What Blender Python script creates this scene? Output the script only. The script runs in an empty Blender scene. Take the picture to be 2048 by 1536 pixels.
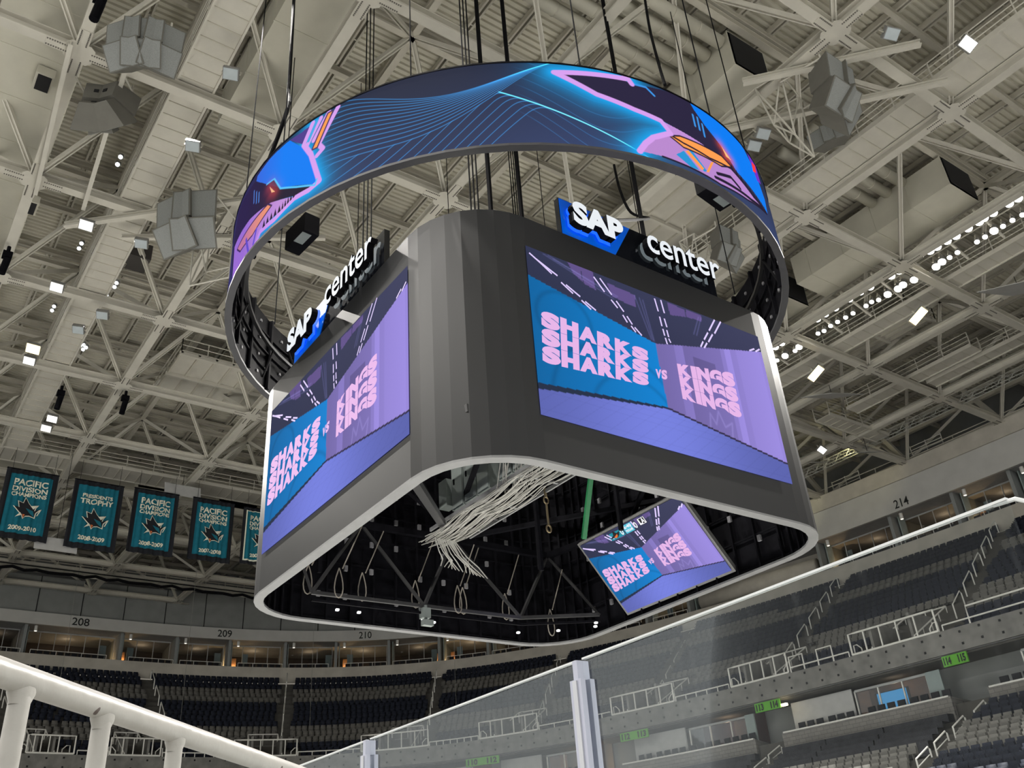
import bpy, bmesh, math, random
import numpy as np
from mathutils import Vector, Matrix
random.seed(7)
C = bpy.context.scene.collection
E = 1.75                      # eye height above the ice level; all z below are measured from the eye
# ---------------------------------------------------------------- camera
FPX, PITCH, ROLL, YAW = 1841.70, 0.52199, -0.07614, 0.64837
def rot_cam():
    cy, sy = math.cos(YAW), math.sin(YAW)
    f0, r0, u0 = Vector((sy, cy, 0)), Vector((cy, -sy, 0)), Vector((0, 0, 1))
    fw = f0*math.cos(PITCH) + u0*math.sin(PITCH); up = -f0*math.sin(PITCH) + u0*math.cos(PITCH)
    return r0*math.cos(ROLL) + up*math.sin(ROLL), -r0*math.sin(ROLL) + up*math.cos(ROLL), fw
CR, CU, CF = rot_cam()
cam = bpy.data.cameras.new('camera'); camo = bpy.data.objects.new('camera', cam); C.objects.link(camo)
cam.sensor_width = 36; cam.lens = FPX/2048*36; cam.clip_start = .05; cam.clip_end = 600
camo.matrix_world = Matrix(((CR.x, CU.x, -CF.x, 0), (CR.y, CU.y, -CF.y, 0), (CR.z, CU.z, -CF.z, E), (0, 0, 0, 1)))
bpy.context.scene.camera = camo
def ray(px, py): return CF + CR*((px-1024)/FPX) - CU*((py-768)/FPX)
def onz(px, py, z): d = ray(px, py); return d*(z/d.z)
def onx(px, py, x): d = ray(px, py); return d*(x/d.x)
def ony(px, py, y): d = ray(px, py); return d*(y/d.y)
def pj(p):
    d = p.dot(CF)
    return (1024+FPX*p.dot(CR)/d, 768-FPX*p.dot(CU)/d, d)
def inview(p, m=250):
    x, y, d = pj(Vector(p))
    return d > 0 and -m < x < 2048+m and -m < y < 1536+m
# ---------------------------------------------------------------- world, lights, exposure
sc = bpy.context.scene
vs = sc.view_settings
sc.display_settings.display_device = 'sRGB'
vs.view_transform = 'Standard'; vs.look = 'None'; vs.gamma = 1; vs.use_curve_mapping = False
vs.exposure = 0.0
w = bpy.data.worlds.new('world'); sc.world = w; w.use_nodes = True
bg = w.node_tree.nodes['Background']; bg.inputs[0].default_value = (1, .985, .94, 1); bg.inputs[1].default_value = 1.12
# the sport-light rows of the near catwalk and of the far (right) catwalk, shining down at the ice
sc.cycles.use_denoising = True; sc.cycles.adaptive_threshold = .02
sc.cycles.max_bounces = 5; sc.cycles.diffuse_bounces = 3; sc.cycles.glossy_bounces = 3; sc.cycles.transparent_max_bounces = 16
sc.cycles.sample_clamp_indirect = 4; sc.cycles.caustics_reflective = False; sc.cycles.caustics_refractive = False
# ---------------------------------------------------------------- materials
MATS = {}
def mat(name, col, rough=.6, metal=0, noise=None, bump=0, emit=None, es=1, spec=.3):
    if name in MATS: return MATS[name]
    m = bpy.data.materials.new(name); m.use_nodes = True; nt = m.node_tree; b = nt.nodes['Principled BSDF']
    b.inputs['Base Color'].default_value = (*col, 1); b.inputs['Roughness'].default_value = rough
    b.inputs['Metallic'].default_value = metal; b.inputs['Specular IOR Level'].default_value = spec
    tc = nt.nodes.new('ShaderNodeTexCoord'); n = nt.nodes.new('ShaderNodeTexNoise')
    sc_, amt = noise or (2.0, .06)
    n.inputs['Scale'].default_value = sc_; n.inputs['Detail'].default_value = 4
    nt.links.new(tc.outputs['Object'], n.inputs['Vector'])
    rp = nt.nodes.new('ShaderNodeValToRGB')
    rp.color_ramp.elements[0].position = .3; rp.color_ramp.elements[1].position = .7
    rp.color_ramp.elements[0].color = (*[max(0, c*(1-amt)) for c in col], 1)
    rp.color_ramp.elements[1].color = (*[min(1, c*(1+amt)) for c in col], 1)
    nt.links.new(n.outputs['Fac'], rp.inputs['Fac']); nt.links.new(rp.outputs['Color'], b.inputs['Base Color'])
    if bump:
        bp = nt.nodes.new('ShaderNodeBump'); bp.inputs['Strength'].default_value = bump; bp.inputs['Distance'].default_value = .02
        nt.links.new(n.outputs['Fac'], bp.inputs['Height']); nt.links.new(bp.outputs['Normal'], b.inputs['Normal'])
    if emit:
        b.inputs['Emission Color'].default_value = (*emit, 1); b.inputs['Emission Strength'].default_value = es
    MATS[name] = m; return m
def emis(name, col, s):
    if name in MATS: return MATS[name]
    m = bpy.data.materials.new(name); m.use_nodes = True; nt = m.node_tree; b = nt.nodes['Principled BSDF']
    b.inputs['Base Color'].default_value = (0.01, .01, .01, 1); b.inputs['Roughness'].default_value = .7
    b.inputs['Specular IOR Level'].default_value = .1
    b.inputs['Emission Color'].default_value = (*col, 1); b.inputs['Emission Strength'].default_value = s
    MATS[name] = m; return m
def s2l(r, g, b):
    return tuple(((c/255)/12.92 if c/255 <= .04045 else ((c/255+.055)/1.055)**2.4) for c in (r, g, b))
steel = mat('painted_steel', (.60, .575, .50), .5, noise=(1.2, .05))
steel2 = mat('painted_steel_joist', (.56, .53, .45), .55, noise=(2, .05))
deckm = mat('roof_deck_paint', (.72, .69, .58), .6, noise=(.5, .05))
ductm = mat('painted_duct', (.58, .56, .47), .5, noise=(.8, .05))
darkst = mat('dark_opening', (.015, .015, .016), .8)
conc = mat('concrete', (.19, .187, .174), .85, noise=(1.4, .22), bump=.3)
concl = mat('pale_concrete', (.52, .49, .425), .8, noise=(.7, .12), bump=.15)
stepm = mat('stand_concrete', (.10, .095, .085), .9, noise=(1.5, .15))
bandm = mat('fascia_paint', (.54, .535, .505), .6, noise=(.8, .05))
greywall = mat('grey_wall_panel', (.25, .258, .25), .7, noise=(.8, .08))
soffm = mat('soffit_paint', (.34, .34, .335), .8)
seatg = mat('grey_seat_fabric', (.165, .160, .146), .8, noise=(6, .12))
seatd = mat('navy_seat_fabric', (.017, .021, .036), .7, noise=(6, .25))
tarpm = mat('black_seat_cover', (.035, .036, .042), .8, noise=(2, .25), bump=.3)
railm = mat('white_rail_paint', (.78, .77, .72), .4, noise=(6, .05))
blackm = mat('black_metal', (.005, .005, .0065), .6, noise=(3, .3), spec=.03)
blackg = mat('black_gloss_panel', (.006, .007, .01), .12, spec=.5)
ledoff = mat('led_panel_dark', (.0145, .015, .0165), .43, noise=(.6, .08), spec=.34)
ledoff2 = mat('led_panel_grey', (.046, .047, .048), .30, noise=(.6, .10), spec=.5)
rimm = mat('aluminium_rim', (.20, .203, .206), .5, metal=.3)
galv = mat('galvanised_cabinet', (.22, .25, .24), .5, metal=.2)
cablem = mat('white_cable', (.36, .355, .33), .5)
icem = mat('white_ice', (.86, .87, .86), .35, noise=(.3, .03))
spkm = mat('speaker_cabinet', (.15, .145, .125), .7)
grillm = mat('speaker_grille', (.25, .26, .25), .6, noise=(40, .2))
greenm = mat('green_sign_face', s2l(96, 170, 50), .5)
inkm = mat('black_lettering', (.02, .022, .02), .6)
tealm = mat('teal_banner_cloth', s2l(14, 100, 118), .8, noise=(3, .12))
bblack = mat('black_banner_border', (.012, .013, .017), .9)
bwhite = mat('white_banner_lettering', s2l(225, 225, 205), .8)
woodm = mat('brown_wood_panel', (.16, .075, .035), .5, noise=(2, .25))
roomm = mat('suite_room_wall', (.075, .060, .052), .8)
whitem = mat('white_panel', (.45, .45, .44), .6)
frostm = mat('frosted_panel', (.30, .36, .35), .4)
rigm = mat('black_rigging', (.008, .008, .009), .8, spec=.05)
brickm = bpy.data.materials.new('grey_block_wall'); brickm.use_nodes = True
_nt = brickm.node_tree; _b = _nt.nodes['Principled BSDF']; _t = _nt.nodes.new('ShaderNodeTexBrick'); _tc = _nt.nodes.new('ShaderNodeTexCoord')
_mp = _nt.nodes.new('ShaderNodeMapping'); _mp.inputs['Rotation'].default_value = (math.pi/2, 0, math.pi/2)
_cb = _nt.nodes.new('ShaderNodeCombineXYZ'); _sp = _nt.nodes.new('ShaderNodeSeparateXYZ')
_nt.links.new(_tc.outputs['Object'], _sp.inputs[0]); _nt.links.new(_sp.outputs['Y'], _cb.inputs[0]); _nt.links.new(_sp.outputs['Z'], _cb.inputs[1])
_nt.links.new(_cb.outputs[0], _t.inputs['Vector']); _t.inputs['Scale'].default_value = 1
_t.inputs['Brick Width'].default_value = .5; _t.inputs['Row Height'].default_value = .24; _t.inputs['Mortar Size'].default_value = .012
_t.inputs['Color1'].default_value = (.20, .19, .175, 1); _t.inputs['Color2'].default_value = (.235, .225, .205, 1); _t.inputs['Mortar'].default_value = (.11, .105, .1, 1)
_nt.links.new(_t.outputs['Color'], _b.inputs['Base Color']); _b.inputs['Roughness'].default_value = .85
def glass_mat(name, tint, fac, rough=.02, scratches=False):
    m = bpy.data.materials.new(name); m.use_nodes = True; nt = m.node_tree; nt.nodes.clear()
    out = nt.nodes.new('ShaderNodeOutputMaterial'); mx = nt.nodes.new('ShaderNodeMixShader')
    tr = nt.nodes.new('ShaderNodeBsdfTransparent'); gl = nt.nodes.new('ShaderNodeBsdfGlossy')
    tr.inputs[0].default_value = (*tint, 1); gl.inputs['Roughness'].default_value = rough; gl.inputs[0].default_value = (.9, .95, 1, 1)
    fr = nt.nodes.new('ShaderNodeFresnel'); fr.inputs[0].default_value = 1.45
    mu = nt.nodes.new('ShaderNodeMath'); mu.operation = 'MULTIPLY'; mu.inputs[1].default_value = fac
    nt.links.new(fr.outputs[0], mu.inputs[0]); nt.links.new(mu.outputs[0], mx.inputs[0])
    nt.links.new(tr.outputs[0], mx.inputs[1]); nt.links.new(gl.outputs[0], mx.inputs[2])
    last = mx
    if scratches:   # worn acrylic: fine pale scuffs
        tc = nt.nodes.new('ShaderNodeTexCoord'); mp = nt.nodes.new('ShaderNodeMapping'); mp.inputs['Scale'].default_value = (1, 9, 1.2); mp.inputs['Rotation'].default_value = (.7, 0, 0)
        n = nt.nodes.new('ShaderNodeTexNoise'); n.inputs['Scale'].default_value = 3.0; n.inputs['Detail'].default_value = 8
        cr = nt.nodes.new('ShaderNodeValToRGB'); cr.color_ramp.elements[0].position = .60; cr.color_ramp.elements[1].position = .80
        cr.color_ramp.elements[0].color = (.004, .004, .004, 1); cr.color_ramp.elements[1].color = (.045, .045, .045, 1)
        df = nt.nodes.new('ShaderNodeBsdfDiffuse'); df.inputs[0].default_value = (.6, .63, .66, 1)
        m2 = nt.nodes.new('ShaderNodeMixShader')
        nt.links.new(tc.outputs['Object'], mp.inputs[0]); nt.links.new(mp.outputs[0], n.inputs['Vector']); nt.links.new(n.outputs['Fac'], cr.inputs[0])
        nt.links.new(cr.outputs[0], m2.inputs[0]); nt.links.new(mx.outputs[0], m2.inputs[1]); nt.links.new(df.outputs[0], m2.inputs[2]); last = m2
    nt.links.new(last.outputs[0], out.inputs[0]); return m
glassm = glass_mat('rink_glass', (.95, .965, .965), .13, scratches=True)
winm = glass_mat('suite_glass', (.75, .78, .80), 1.0)
edgem = mat('polished_glass_edge', (.85, .88, .9), .2, emit=None, spec=.6)
attr_led = bpy.data.materials.new('led_picture'); attr_led.use_nodes = True
_nt = attr_led.node_tree; _b = _nt.nodes['Principled BSDF']; _a = _nt.nodes.new('ShaderNodeAttribute'); _a.attribute_name = 'pixel'
_b.inputs['Base Color'].default_value = (.008, .008, .009, 1); _b.inputs['Roughness'].default_value = .9; _b.inputs['Specular IOR Level'].default_value = 0
_nt.links.new(_a.outputs['Color'], _b.inputs['Emission Color']); _b.inputs['Emission Strength'].default_value = 1.0
# ---------------------------------------------------------------- mesh helpers
class MB:
    def __init__(s): s.v = []; s.f = []; s.m = []
    def add(s, vs, fs, mi=0):
        n = len(s.v); s.v += [tuple(v) for v in vs]; s.f += [tuple(i+n for i in f) for f in fs]; s.m += [mi]*len(fs); return s
    def hexa(s, c, mi=0):       # 8 corners: bottom 4 ccw, top 4 ccw
        return s.add(c, [(3,2,1,0),(4,5,6,7),(0,1,5,4),(1,2,6,5),(2,3,7,6),(3,0,4,7)], mi)
    def box(s, a, b, mi=0):
        (x0,y0,z0),(x1,y1,z1) = a, b
        return s.hexa([(x0,y0,z0),(x1,y0,z0),(x1,y1,z0),(x0,y1,z0),(x0,y0,z1),(x1,y0,z1),(x1,y1,z1),(x0,y1,z1)], mi)
    def obox(s, o, X, Y, Z, mi=0):     # o corner, three edge vectors
        o, X, Y, Z = Vector(o), Vector(X), Vector(Y), Vector(Z)
        return s.hexa([o,o+X,o+X+Y,o+Y,o+Z,o+X+Z,o+X+Y+Z,o+Y+Z], mi)
    def beam(s, p, q, w=.1, h=.1, up=(0,0,1), mi=0):
        p, q = Vector(p), Vector(q); d = (q-p).normalized(); u = Vector(up)
        if abs(d.dot(u)) > .98: u = Vector((0,1,0))
        r = d.cross(u).normalized()*w/2; u = r.cross(d).normalized()*h/2
        return s.hexa([p-r-u, p+r-u, q+r-u, q-r-u, p-r+u, p+r+u, q+r+u, q-r+u], mi)
    def ibeam(s, p, q, w=.45, h=.5, t=.05, mi=0):
        p, q = Vector(p), Vector(q); z = Vector((0,0,h/2-t/2))
        s.beam(p+z, q+z, w, t, mi=mi); s.beam(p-z, q-z, w, t, mi=mi); return s.beam(p, q, t, h-t*2, mi=mi)
    def tube(s, pts, r, n=8, mi=0, closed=False, cap=True):
        pts = [Vector(p) for p in pts]; k = len(pts); base = len(s.v); prev = None
        for i, p in enumerate(pts):
            if closed: d = (pts[(i+1)%k]-pts[i-1]).normalized()
            else: d = (pts[min(i+1,k-1)]-pts[max(i-1,0)]).normalized()
            u = Vector((0,0,1)) if prev is None else prev
            if abs(d.dot(u)) > .97: u = Vector((1,0,0)) if abs(d.x) < .9 else Vector((0,1,0))
            a = (u-d*u.dot(d)).normalized(); b = d.cross(a); prev = a
            for j in range(n):
                t = 2*math.pi*j/n; s.v.append(tuple(p+a*(r*math.cos(t))+b*(r*math.sin(t))))
        for i in range(k if closed else k-1):
            for j in range(n):
                i2 = (i+1) % k
                s.f.append((base+i*n+j, base+i*n+(j+1)%n, base+i2*n+(j+1)%n, base+i2*n+j)); s.m.append(mi)
        if cap and not closed:
            s.f.append(tuple(base+j for j in reversed(range(n)))); s.m.append(mi)
            s.f.append(tuple(base+(k-1)*n+j for j in range(n))); s.m.append(mi)
        return s
    def prism(s, poly, o, X, Y, Z, mi=0, mside=None):   # poly in (X,Y) units, extruded by Z
        o, X, Y, Z = Vector(o), Vector(X), Vector(Y), Vector(Z); n = len(poly)
        a = [o+X*x+Y*y for x, y in poly]
        s.add(a, [tuple(reversed(range(n)))], mi); s.add([p+Z for p in a], [tuple(range(n))], mi)
        b = a+[p+Z for p in a]
        return s.add(b, [(i,(i+1)%n,(i+1)%n+n,i+n) for i in range(n)], mi if mside is None else mside)
    def build(s, name, mats, parent=None, local=False, smooth=False):
        me = bpy.data.meshes.new(name); off = Vector((0,0,0)) if local else Vector((0,0,E))
        if parent is not None and not local: off = off-wloc(parent)
        v = np.array(s.v, dtype=float)+np.array(off) if len(s.v) else []
        me.from_pydata([tuple(x) for x in v], [], s.f)
        for m in (mats if isinstance(mats, (list, tuple)) else [mats]): me.materials.append(m)
        if any(s.m): me.polygons.foreach_set('material_index', s.m)
        if smooth: me.polygons.foreach_set('use_smooth', [True]*len(s.f))
        me.update()
        o = bpy.data.objects.new(name, me); C.objects.link(o)
        if parent is not None: o.parent = parent
        return o
def wloc(o):
    l = Vector((0,0,0))
    while o is not None: l += o.location; o = o.parent
    return l
def tag(o, label=None, cat=None, group=None, kind=None):
    if label: o['label'] = label
    if cat: o['category'] = cat
    if group: o['group'] = group
    if kind: o['kind'] = kind
    return o
def thing(name, label, cat, loc=(0,0,0), group=None, local=False):
    o = bpy.data.objects.new(name, None); C.objects.link(o); o.empty_display_size = .3
    o.location = Vector(loc)+(Vector((0,0,0)) if local else Vector((0,0,E))); return tag(o, label, cat, group)
def struct(o): o['kind'] = 'structure'; return o
def copy_tree(o, loc, rotz=None, parent=None):
    c = o.copy(); C.objects.link(c); c.parent = parent
    if parent is None:
        c.location = Vector(loc)+Vector((0,0,E))
        if rotz is not None: c.rotation_euler = (c.rotation_euler[0], c.rotation_euler[1], rotz)
    for ch in [x for x in o.children]: copy_tree(ch, (0,0,0), None, c)
    return c
# text -> flat triangles in a unit frame
_tc = {}
def text_mesh(t, bold=0.0, ital=0.0):
    k = (t, bold, ital)
    if k in _tc: return _tc[k]
    cu = bpy.data.curves.new('lettering', 'FONT'); cu.body = t; cu.offset = bold; cu.shear = ital; cu.resolution_u = 4
    o = bpy.data.objects.new('lettering', cu); C.objects.link(o); bpy.context.view_layer.update()
    me = o.to_mesh(); V = [(v.co.x, v.co.y) for v in me.vertices]; F = [tuple(p.vertices) for p in me.polygons]
    # boundary edges for extrusion
    ec = {}
    for f in F:
        for i in range(len(f)):
            a, b = f[i], f[(i+1) % len(f)]; ec.setdefault((min(a,b), max(a,b)), []).append((a,b))
    bd = [e[0] for e in ec.values() if len(e) == 1]
    o.to_mesh_clear(); bpy.data.objects.remove(o); bpy.data.curves.remove(cu)
    xs = [v[0] for v in V]; ys = [v[1] for v in V]; x0, x1, y0, y1 = min(xs), max(xs), min(ys), max(ys)
    _tc[k] = (V, F, bd, (x0, x1, y0, y1)); return _tc[k]
def put_text(mb, t, fn, mi=0, depth=None, bold=0, ital=0, mside=None, unit=True, per=False):
    """fn maps (u,v) in 0..1 (whole text box) to a point; depth: vector to extrude by"""
    if per:
        ws = [.42 if ch in 'I' else 1. for ch in t]; tot = sum(ws); acc = 0.
        for ch, w_ in zip(t, ws):
            g = .025
            put_text(mb, ch, lambda u, v, a=acc, w_=w_: fn((a+g/2+u*(w_-g))/tot, v), mi, depth, bold, ital, mside); acc += w_
        return
    V, F, bd, (x0, x1, y0, y1) = text_mesh(t, bold, ital)
    P = [Vector(fn((x-x0)/(x1-x0), (y-y0)/(y1-y0))) for x, y in V]
    if depth is None: mb.add(P, F, mi); return
    D = Vector(depth); mb.add([p+D for p in P], F, mi)
    n = len(P); mb.add(P+[p+D for p in P], [(a, b, b+n, a+n) for a, b in bd], mi if mside is None else mside)
def frame_fn(o, X, Y):
    o, X, Y = Vector(o), Vector(X), Vector(Y)
    return lambda u, v: o+X*u+Y*v
# ================================================================ the bowl
CX, CY, NE = 16.82, 22.15, 2.9
def bowl(phi, a, b):
    c, s = math.cos(phi), math.sin(phi)
    return Vector((CX+a*math.copysign(abs(c)**(2/NE), c), CY+b*math.copysign(abs(s)**(2/NE), s), 0))
def phi_of(x, y, a, b):
    u, v = (x-CX)/a, (y-CY)/b
    return math.atan2(math.copysign(abs(v)**(NE/2), v), math.copysign(abs(u)**(NE/2), u))
A_A, A_B, Z_A = 38.4, 62.0, 13.5
D_A, D_B, Z_D = 59.6, 84.4, 25.6
def tab(t): return A_A+(D_A-A_A)*t, A_B+(D_B-A_B)*t
def dense(a, b, p0=-22, p1=126, step=1.0):
    P = [bowl(math.radians(p0+(p1-p0)*i/3000), a, b) for i in range(3001)]
    out = [P[0]]; acc = 0
    for i in range(1, len(P)):
        acc += (P[i]-P[i-1]).length
        if acc >= step: out.append(P[i]); acc = 0
    return out
def phis(n=150, p0=-22, p1=126): return [math.radians(p0+(p1-p0)*i/n) for i in range(n+1)]
# parameter values evenly spread in length
_PH = [phi_of(p.x, p.y, A_A+10, A_B+11) for p in dense(A_A+10, A_B+11, step=1.6)]
def band(name, prof, mats, parent=None, ph=None, mis=None, close=True):
    """sweep a profile [(a, b, z)] round the bowl"""
    ph = ph or _PH; mb = MB(); n = len(prof); pts = []
    for p in ph:
        for a, b, z in prof:
            q = bowl(p, a, b); pts.append((q.x, q.y, z))
    fs = []; ms = []
    for i in range(len(ph)-1):
        for j in range(n if close else n-1):
            k = (j+1) % n
            fs.append((i*n+j, i*n+k, (i+1)*n+k, (i+1)*n+j)); ms.append(mis[j] if mis else 0)
    mb.v = pts; mb.f = fs; mb.m = ms
    return mb.build(name, mats, parent)
NR = 17; RISE = .735; Z_R0 = 12.75
prof = []
for k in range(NR):
    a0, b0 = tab(k/NR + (.004 if k else .012)); a1, b1 = tab((k+1)/NR+.004); z = Z_R0+RISE*k
    prof += [(a0, b0, z), (a1, b1, z)]
a1, b1 = tab(1.02); prof += [(a1, b1, 23.2), (a1, b1, 11.9), (tab(.02)[0], tab(.02)[1], 11.9)]
struct(band('upper_stand_steps', prof, stepm))
# lower fascia (parapet of the upper stand)
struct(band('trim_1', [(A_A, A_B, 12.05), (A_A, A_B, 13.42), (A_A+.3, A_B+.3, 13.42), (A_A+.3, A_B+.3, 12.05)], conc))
mb = MB()   # form-tie holes in the fascia, dark recesses
for i, p in enumerate(dense(A_A-.012, A_B-.012, step=1.25)):
    q = bowl(phi_of(p.x, p.y, A_A, A_B)+.002, A_A-.012, A_B-.012); d = (q-p).normalized()
    for z in (12.35, 13.05): mb.obox(p+Vector((0,0,z+(.06 if i%2 else 0))), d*.14, d.cross(Vector((0,0,1)))*-.02, (0,0,.14))
o = mb.build('trim_2', darkst); struct(o)
# suites level: parapet, number band, soffit, floor
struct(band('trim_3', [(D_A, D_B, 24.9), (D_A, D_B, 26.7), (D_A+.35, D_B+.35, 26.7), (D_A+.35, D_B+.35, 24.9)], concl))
bandobj = struct(band('trim_4', [(D_A, D_B, 29.75), (D_A, D_B, 31.02), (D_A+.3, D_B+.3, 31.02), (D_A+.3, D_B+.3, 29.75)], bandm))
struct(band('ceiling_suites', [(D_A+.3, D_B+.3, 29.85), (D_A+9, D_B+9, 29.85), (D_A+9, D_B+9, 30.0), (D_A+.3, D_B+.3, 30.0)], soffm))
struct(band('floor_suites', [(D_A+.35, D_B+.35, 25.0), (D_A+9, D_B+9, 25.0), (D_A+9, D_B+9, 25.2), (D_A+.35, D_B+.35, 25.2)], roomm))
struct(band('wall_suites_back', [(D_A+8, D_B+8, 25.2), (D_A+8, D_B+8, 29.85), (D_A+8.3, D_B+8.3, 29.85), (D_A+8.3, D_B+8.3, 25.2)], roomm))
side = [p for p in _PH if p < math.radians(42)]; end = [p for p in _PH if p >= math.radians(40)]
struct(band('trim_5', [(D_A+.2, D_B+.2, 31.1), (D_A+.2, D_B+.2, 32.5), (D_A+.5, D_B+.5, 32.5), (D_A+.5, D_B+.5, 31.1)], bandm, ph=side))
struct(band('trim_6', [(D_A, D_B, 32.5), (D_A, D_B, 33.95), (D_A+1.6, D_B+1.6, 33.95), (D_A+1.6, D_B+1.6, 32.5)], concl, ph=side))
struct(band('wall_end', [(D_A+.9, D_B+.9, 31.0), (D_A+.9, D_B+.9, 35.2), (D_A+1.2, D_B+1.2, 35.2), (D_A+1.2, D_B+1.2, 31.0)], greywall, ph=end))
mb = MB()
for i, p in enumerate(dense(D_A+.88, D_B+.88, 42, 126, 4.4)):
    mb.box((p.x-.04, p.y-.04, 31.0), (p.x+.04, p.y+.04, 35.2))
struct(mb.build('trim_7', darkst))
struct(band('wall_upper', [(D_A+9, D_B+9, 30), (D_A+9, D_B+9, 41.5), (D_A+9.3, D_B+9.3, 41.5), (D_A+9.3, D_B+9.3, 30)], greywall))
struct(band('floor_roof_gallery', [(D_A+.4, D_B+.4, 30.9), (D_A+9, D_B+9, 30.9), (D_A+9, D_B+9, 31.0), (D_A+.4, D_B+.4, 31.0)], stepm))
# ---------------------------------------------------------------- lower stand
LA, LB = 37.4, 61.0
LN = 20
prof = []
for k in range(LN):
    prof += [(LA-.9*k, LB-.9*k, 7.95-.43*k), (LA-.9*(k+1), LB-.9*(k+1), 7.95-.43*k)]
prof += [(LA-.9*LN, LB-.9*LN, -1.6), (LA+1, LB+1, -1.6), (LA+1, LB+1, 7.95)]
struct(band('lower_stand_steps', prof, stepm))
mb = MB(); mb.box((-30, -30, -1.95), (75, 104, -1.76)); struct(mb.build('floor', conc))
mb = MB()
pl = []
for cx_, cy_, q in ((21.3, 44.1, 0), (12.3, 44.1, 1), (12.3, 0.2, 2), (21.3, .2, 3)):
    for i in range(13):
        t = math.radians(q*90+i*7.5); pl.append((cx_+8.5*math.cos(t), cy_+8.5*math.sin(t)))
mb.prism(pl, (0,0,-1.76), (1,0,0), (0,1,0), (0,0,.03)); struct(mb.build('floor_ice', icem))
# field suites under the upper stand: brick ledge, white cap, back wall and lintel
struct(band('wall_field_suites', [(A_A+3.2, A_B+3.2, 8.0), (A_A+3.2, A_B+3.2, 12.1), (A_A+3.4, A_B+3.4, 12.1), (A_A+3.4, A_B+3.4, 8.0)], greywall))
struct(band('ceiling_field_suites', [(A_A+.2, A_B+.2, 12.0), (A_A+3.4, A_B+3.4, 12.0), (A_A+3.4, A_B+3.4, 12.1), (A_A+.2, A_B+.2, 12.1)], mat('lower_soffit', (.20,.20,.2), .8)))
struct(band('floor_field_suites', [(A_A-1.0, A_B-1.0, 7.9), (A_A+3.4, A_B+3.4, 7.9), (A_A+3.4, A_B+3.4, 8.0), (A_A-1.0, A_B-1.0, 8.0)], stepm))
LED = []
for a, b in (((84, 1e9), 0), ):
    pass
def seg_phi(y0, y1, a, b):
    out = []
    for p in [math.radians(-22+148*i/2000) for i in range(2001)]:
        q = bowl(p, a, b)
        if y0 <= q.y <= y1 and q.x > CX+5: out.append(p)
    return out[::6]+[out[-1]]
for i, (y0, y1) in enumerate([(-5, 29.1), (31.6, 44.0), (46.4, 58.3), (61.2, 70.5), (72.5, 79.5)]):
    ph = seg_phi(y0, y1, A_A, A_B)
    o = band('wall_ledge_%d' % (i+1), [(A_A-.15, A_B-.15, 7.9), (A_A-.15, A_B-.15, 9.62), (A_A+.05, A_B+.05, 9.62), (A_A+.05, A_B+.05, 7.9)], brickm, ph=ph); struct(o)
    for p in (ph[0], ph[-1]):
        q = bowl(p, A_A-.15, A_B-.15); r = bowl(p, A_A+3.3, A_B+3.3); m2 = MB()
        m2.beam(q+Vector((0,0,8.85)), r+Vector((0,0,8.85)), .2, 1.6); struct(m2.build('wall_portal_side', brickm))
    c = band('trim_cap', [(A_A-.2, A_B-.2, 9.62), (A_A-.2, A_B-.2, 9.72), (A_A+.08, A_B+.08, 9.72), (A_A+.08, A_B+.08, 9.62)], railm, ph=ph); struct(c)
# ---------------------------------------------------------------- roof deck
mb = MB()
y = -30.0; dy = .36; vs_ = []; fs_ = []
k = 0
while y < 125:
    for dx, dz in ((0, 0), (.14, 0), (.18, .13), (.32, .13)): 
        vs_.append((-50, y+dx, 40.6+dz)); vs_.append((105, y+dx, 40.6+dz)); k += 1
    y += dy
mb.v = vs_; mb.f = [(2*i, 2*i+1, 2*i+3, 2*i+2) for i in range(k-1)]; mb.m = [0]*(k-1)
mb.box((-50, -30, 41.0), (105, 125, 41.2))
struct(mb.build('ceiling', deckm))
# ================================================================ roof space frame
frame = thing('roof_space_frame', 'pale painted steel space frame of I-beam chords and struts under the corrugated roof', 'roof frame', (CX, CY, 34))
G = 9.334; X0, Y0 = 2.125, 13.46; ZB, ZT = 34.0, 39.0
def bn(i, j): return Vector((X0+G*i, Y0+G*j, ZB))
def tn(i, j): return Vector((X0+G*(i+.5), Y0+G*(j+.5), ZT))
def inside(p, m=0):
    return abs((p.x-CX)/(D_A+1+m))**NE+abs((p.y-CY)/(D_B+1+m))**NE <= 1.0
NI, NJ = range(-2, 9), range(-3, 11)
bok = {(i, j) for i in NI for j in NJ if inside(bn(i, j), .8)}
def vis_seg(a, b): return any(inview(a.lerp(b, t), 150) for t in (0, .25, .5, .75, 1))
for i, j in sorted(bok):
    for di, dj in ((1, 0), (0, 1)):
        if (i+di, j+dj) in bok and vis_seg(bn(i, j), bn(i+di, j+dj)):
            MB().ibeam(bn(i, j), bn(i+di, j+dj), .50, .52, .05).build('chord_beam', steel, frame)
tok = {(i, j) for i in range(-2, 9) for j in range(-3, 11) if sum((i+a, j+b) in bok for a in (0,1) for b in (0,1)) >= 2}
rest = MB(); nt_ = 0
for i, j in sorted(tok):
    for di, dj in ((1, 0), (0, 1)):
        if (i+di, j+dj) in tok and vis_seg(tn(i, j), tn(i+di, j+dj)):
            MB().ibeam(tn(i, j), tn(i+di, j+dj), .36, .42, .04).build('top_chord', steel2, frame)
struts = []
for i, j in sorted(tok):
    for a in (0, 1):
        for b in (0, 1):
            if (i+a, j+b) in bok:
                p, q = bn(i+a, j+b), tn(i, j)
                if vis_seg(p, q): struts.append(((p+q).length/2*0+pj((p+q)/2)[2], p, q))
struts.sort(key=lambda s: s[0])
rest = MB()
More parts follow.
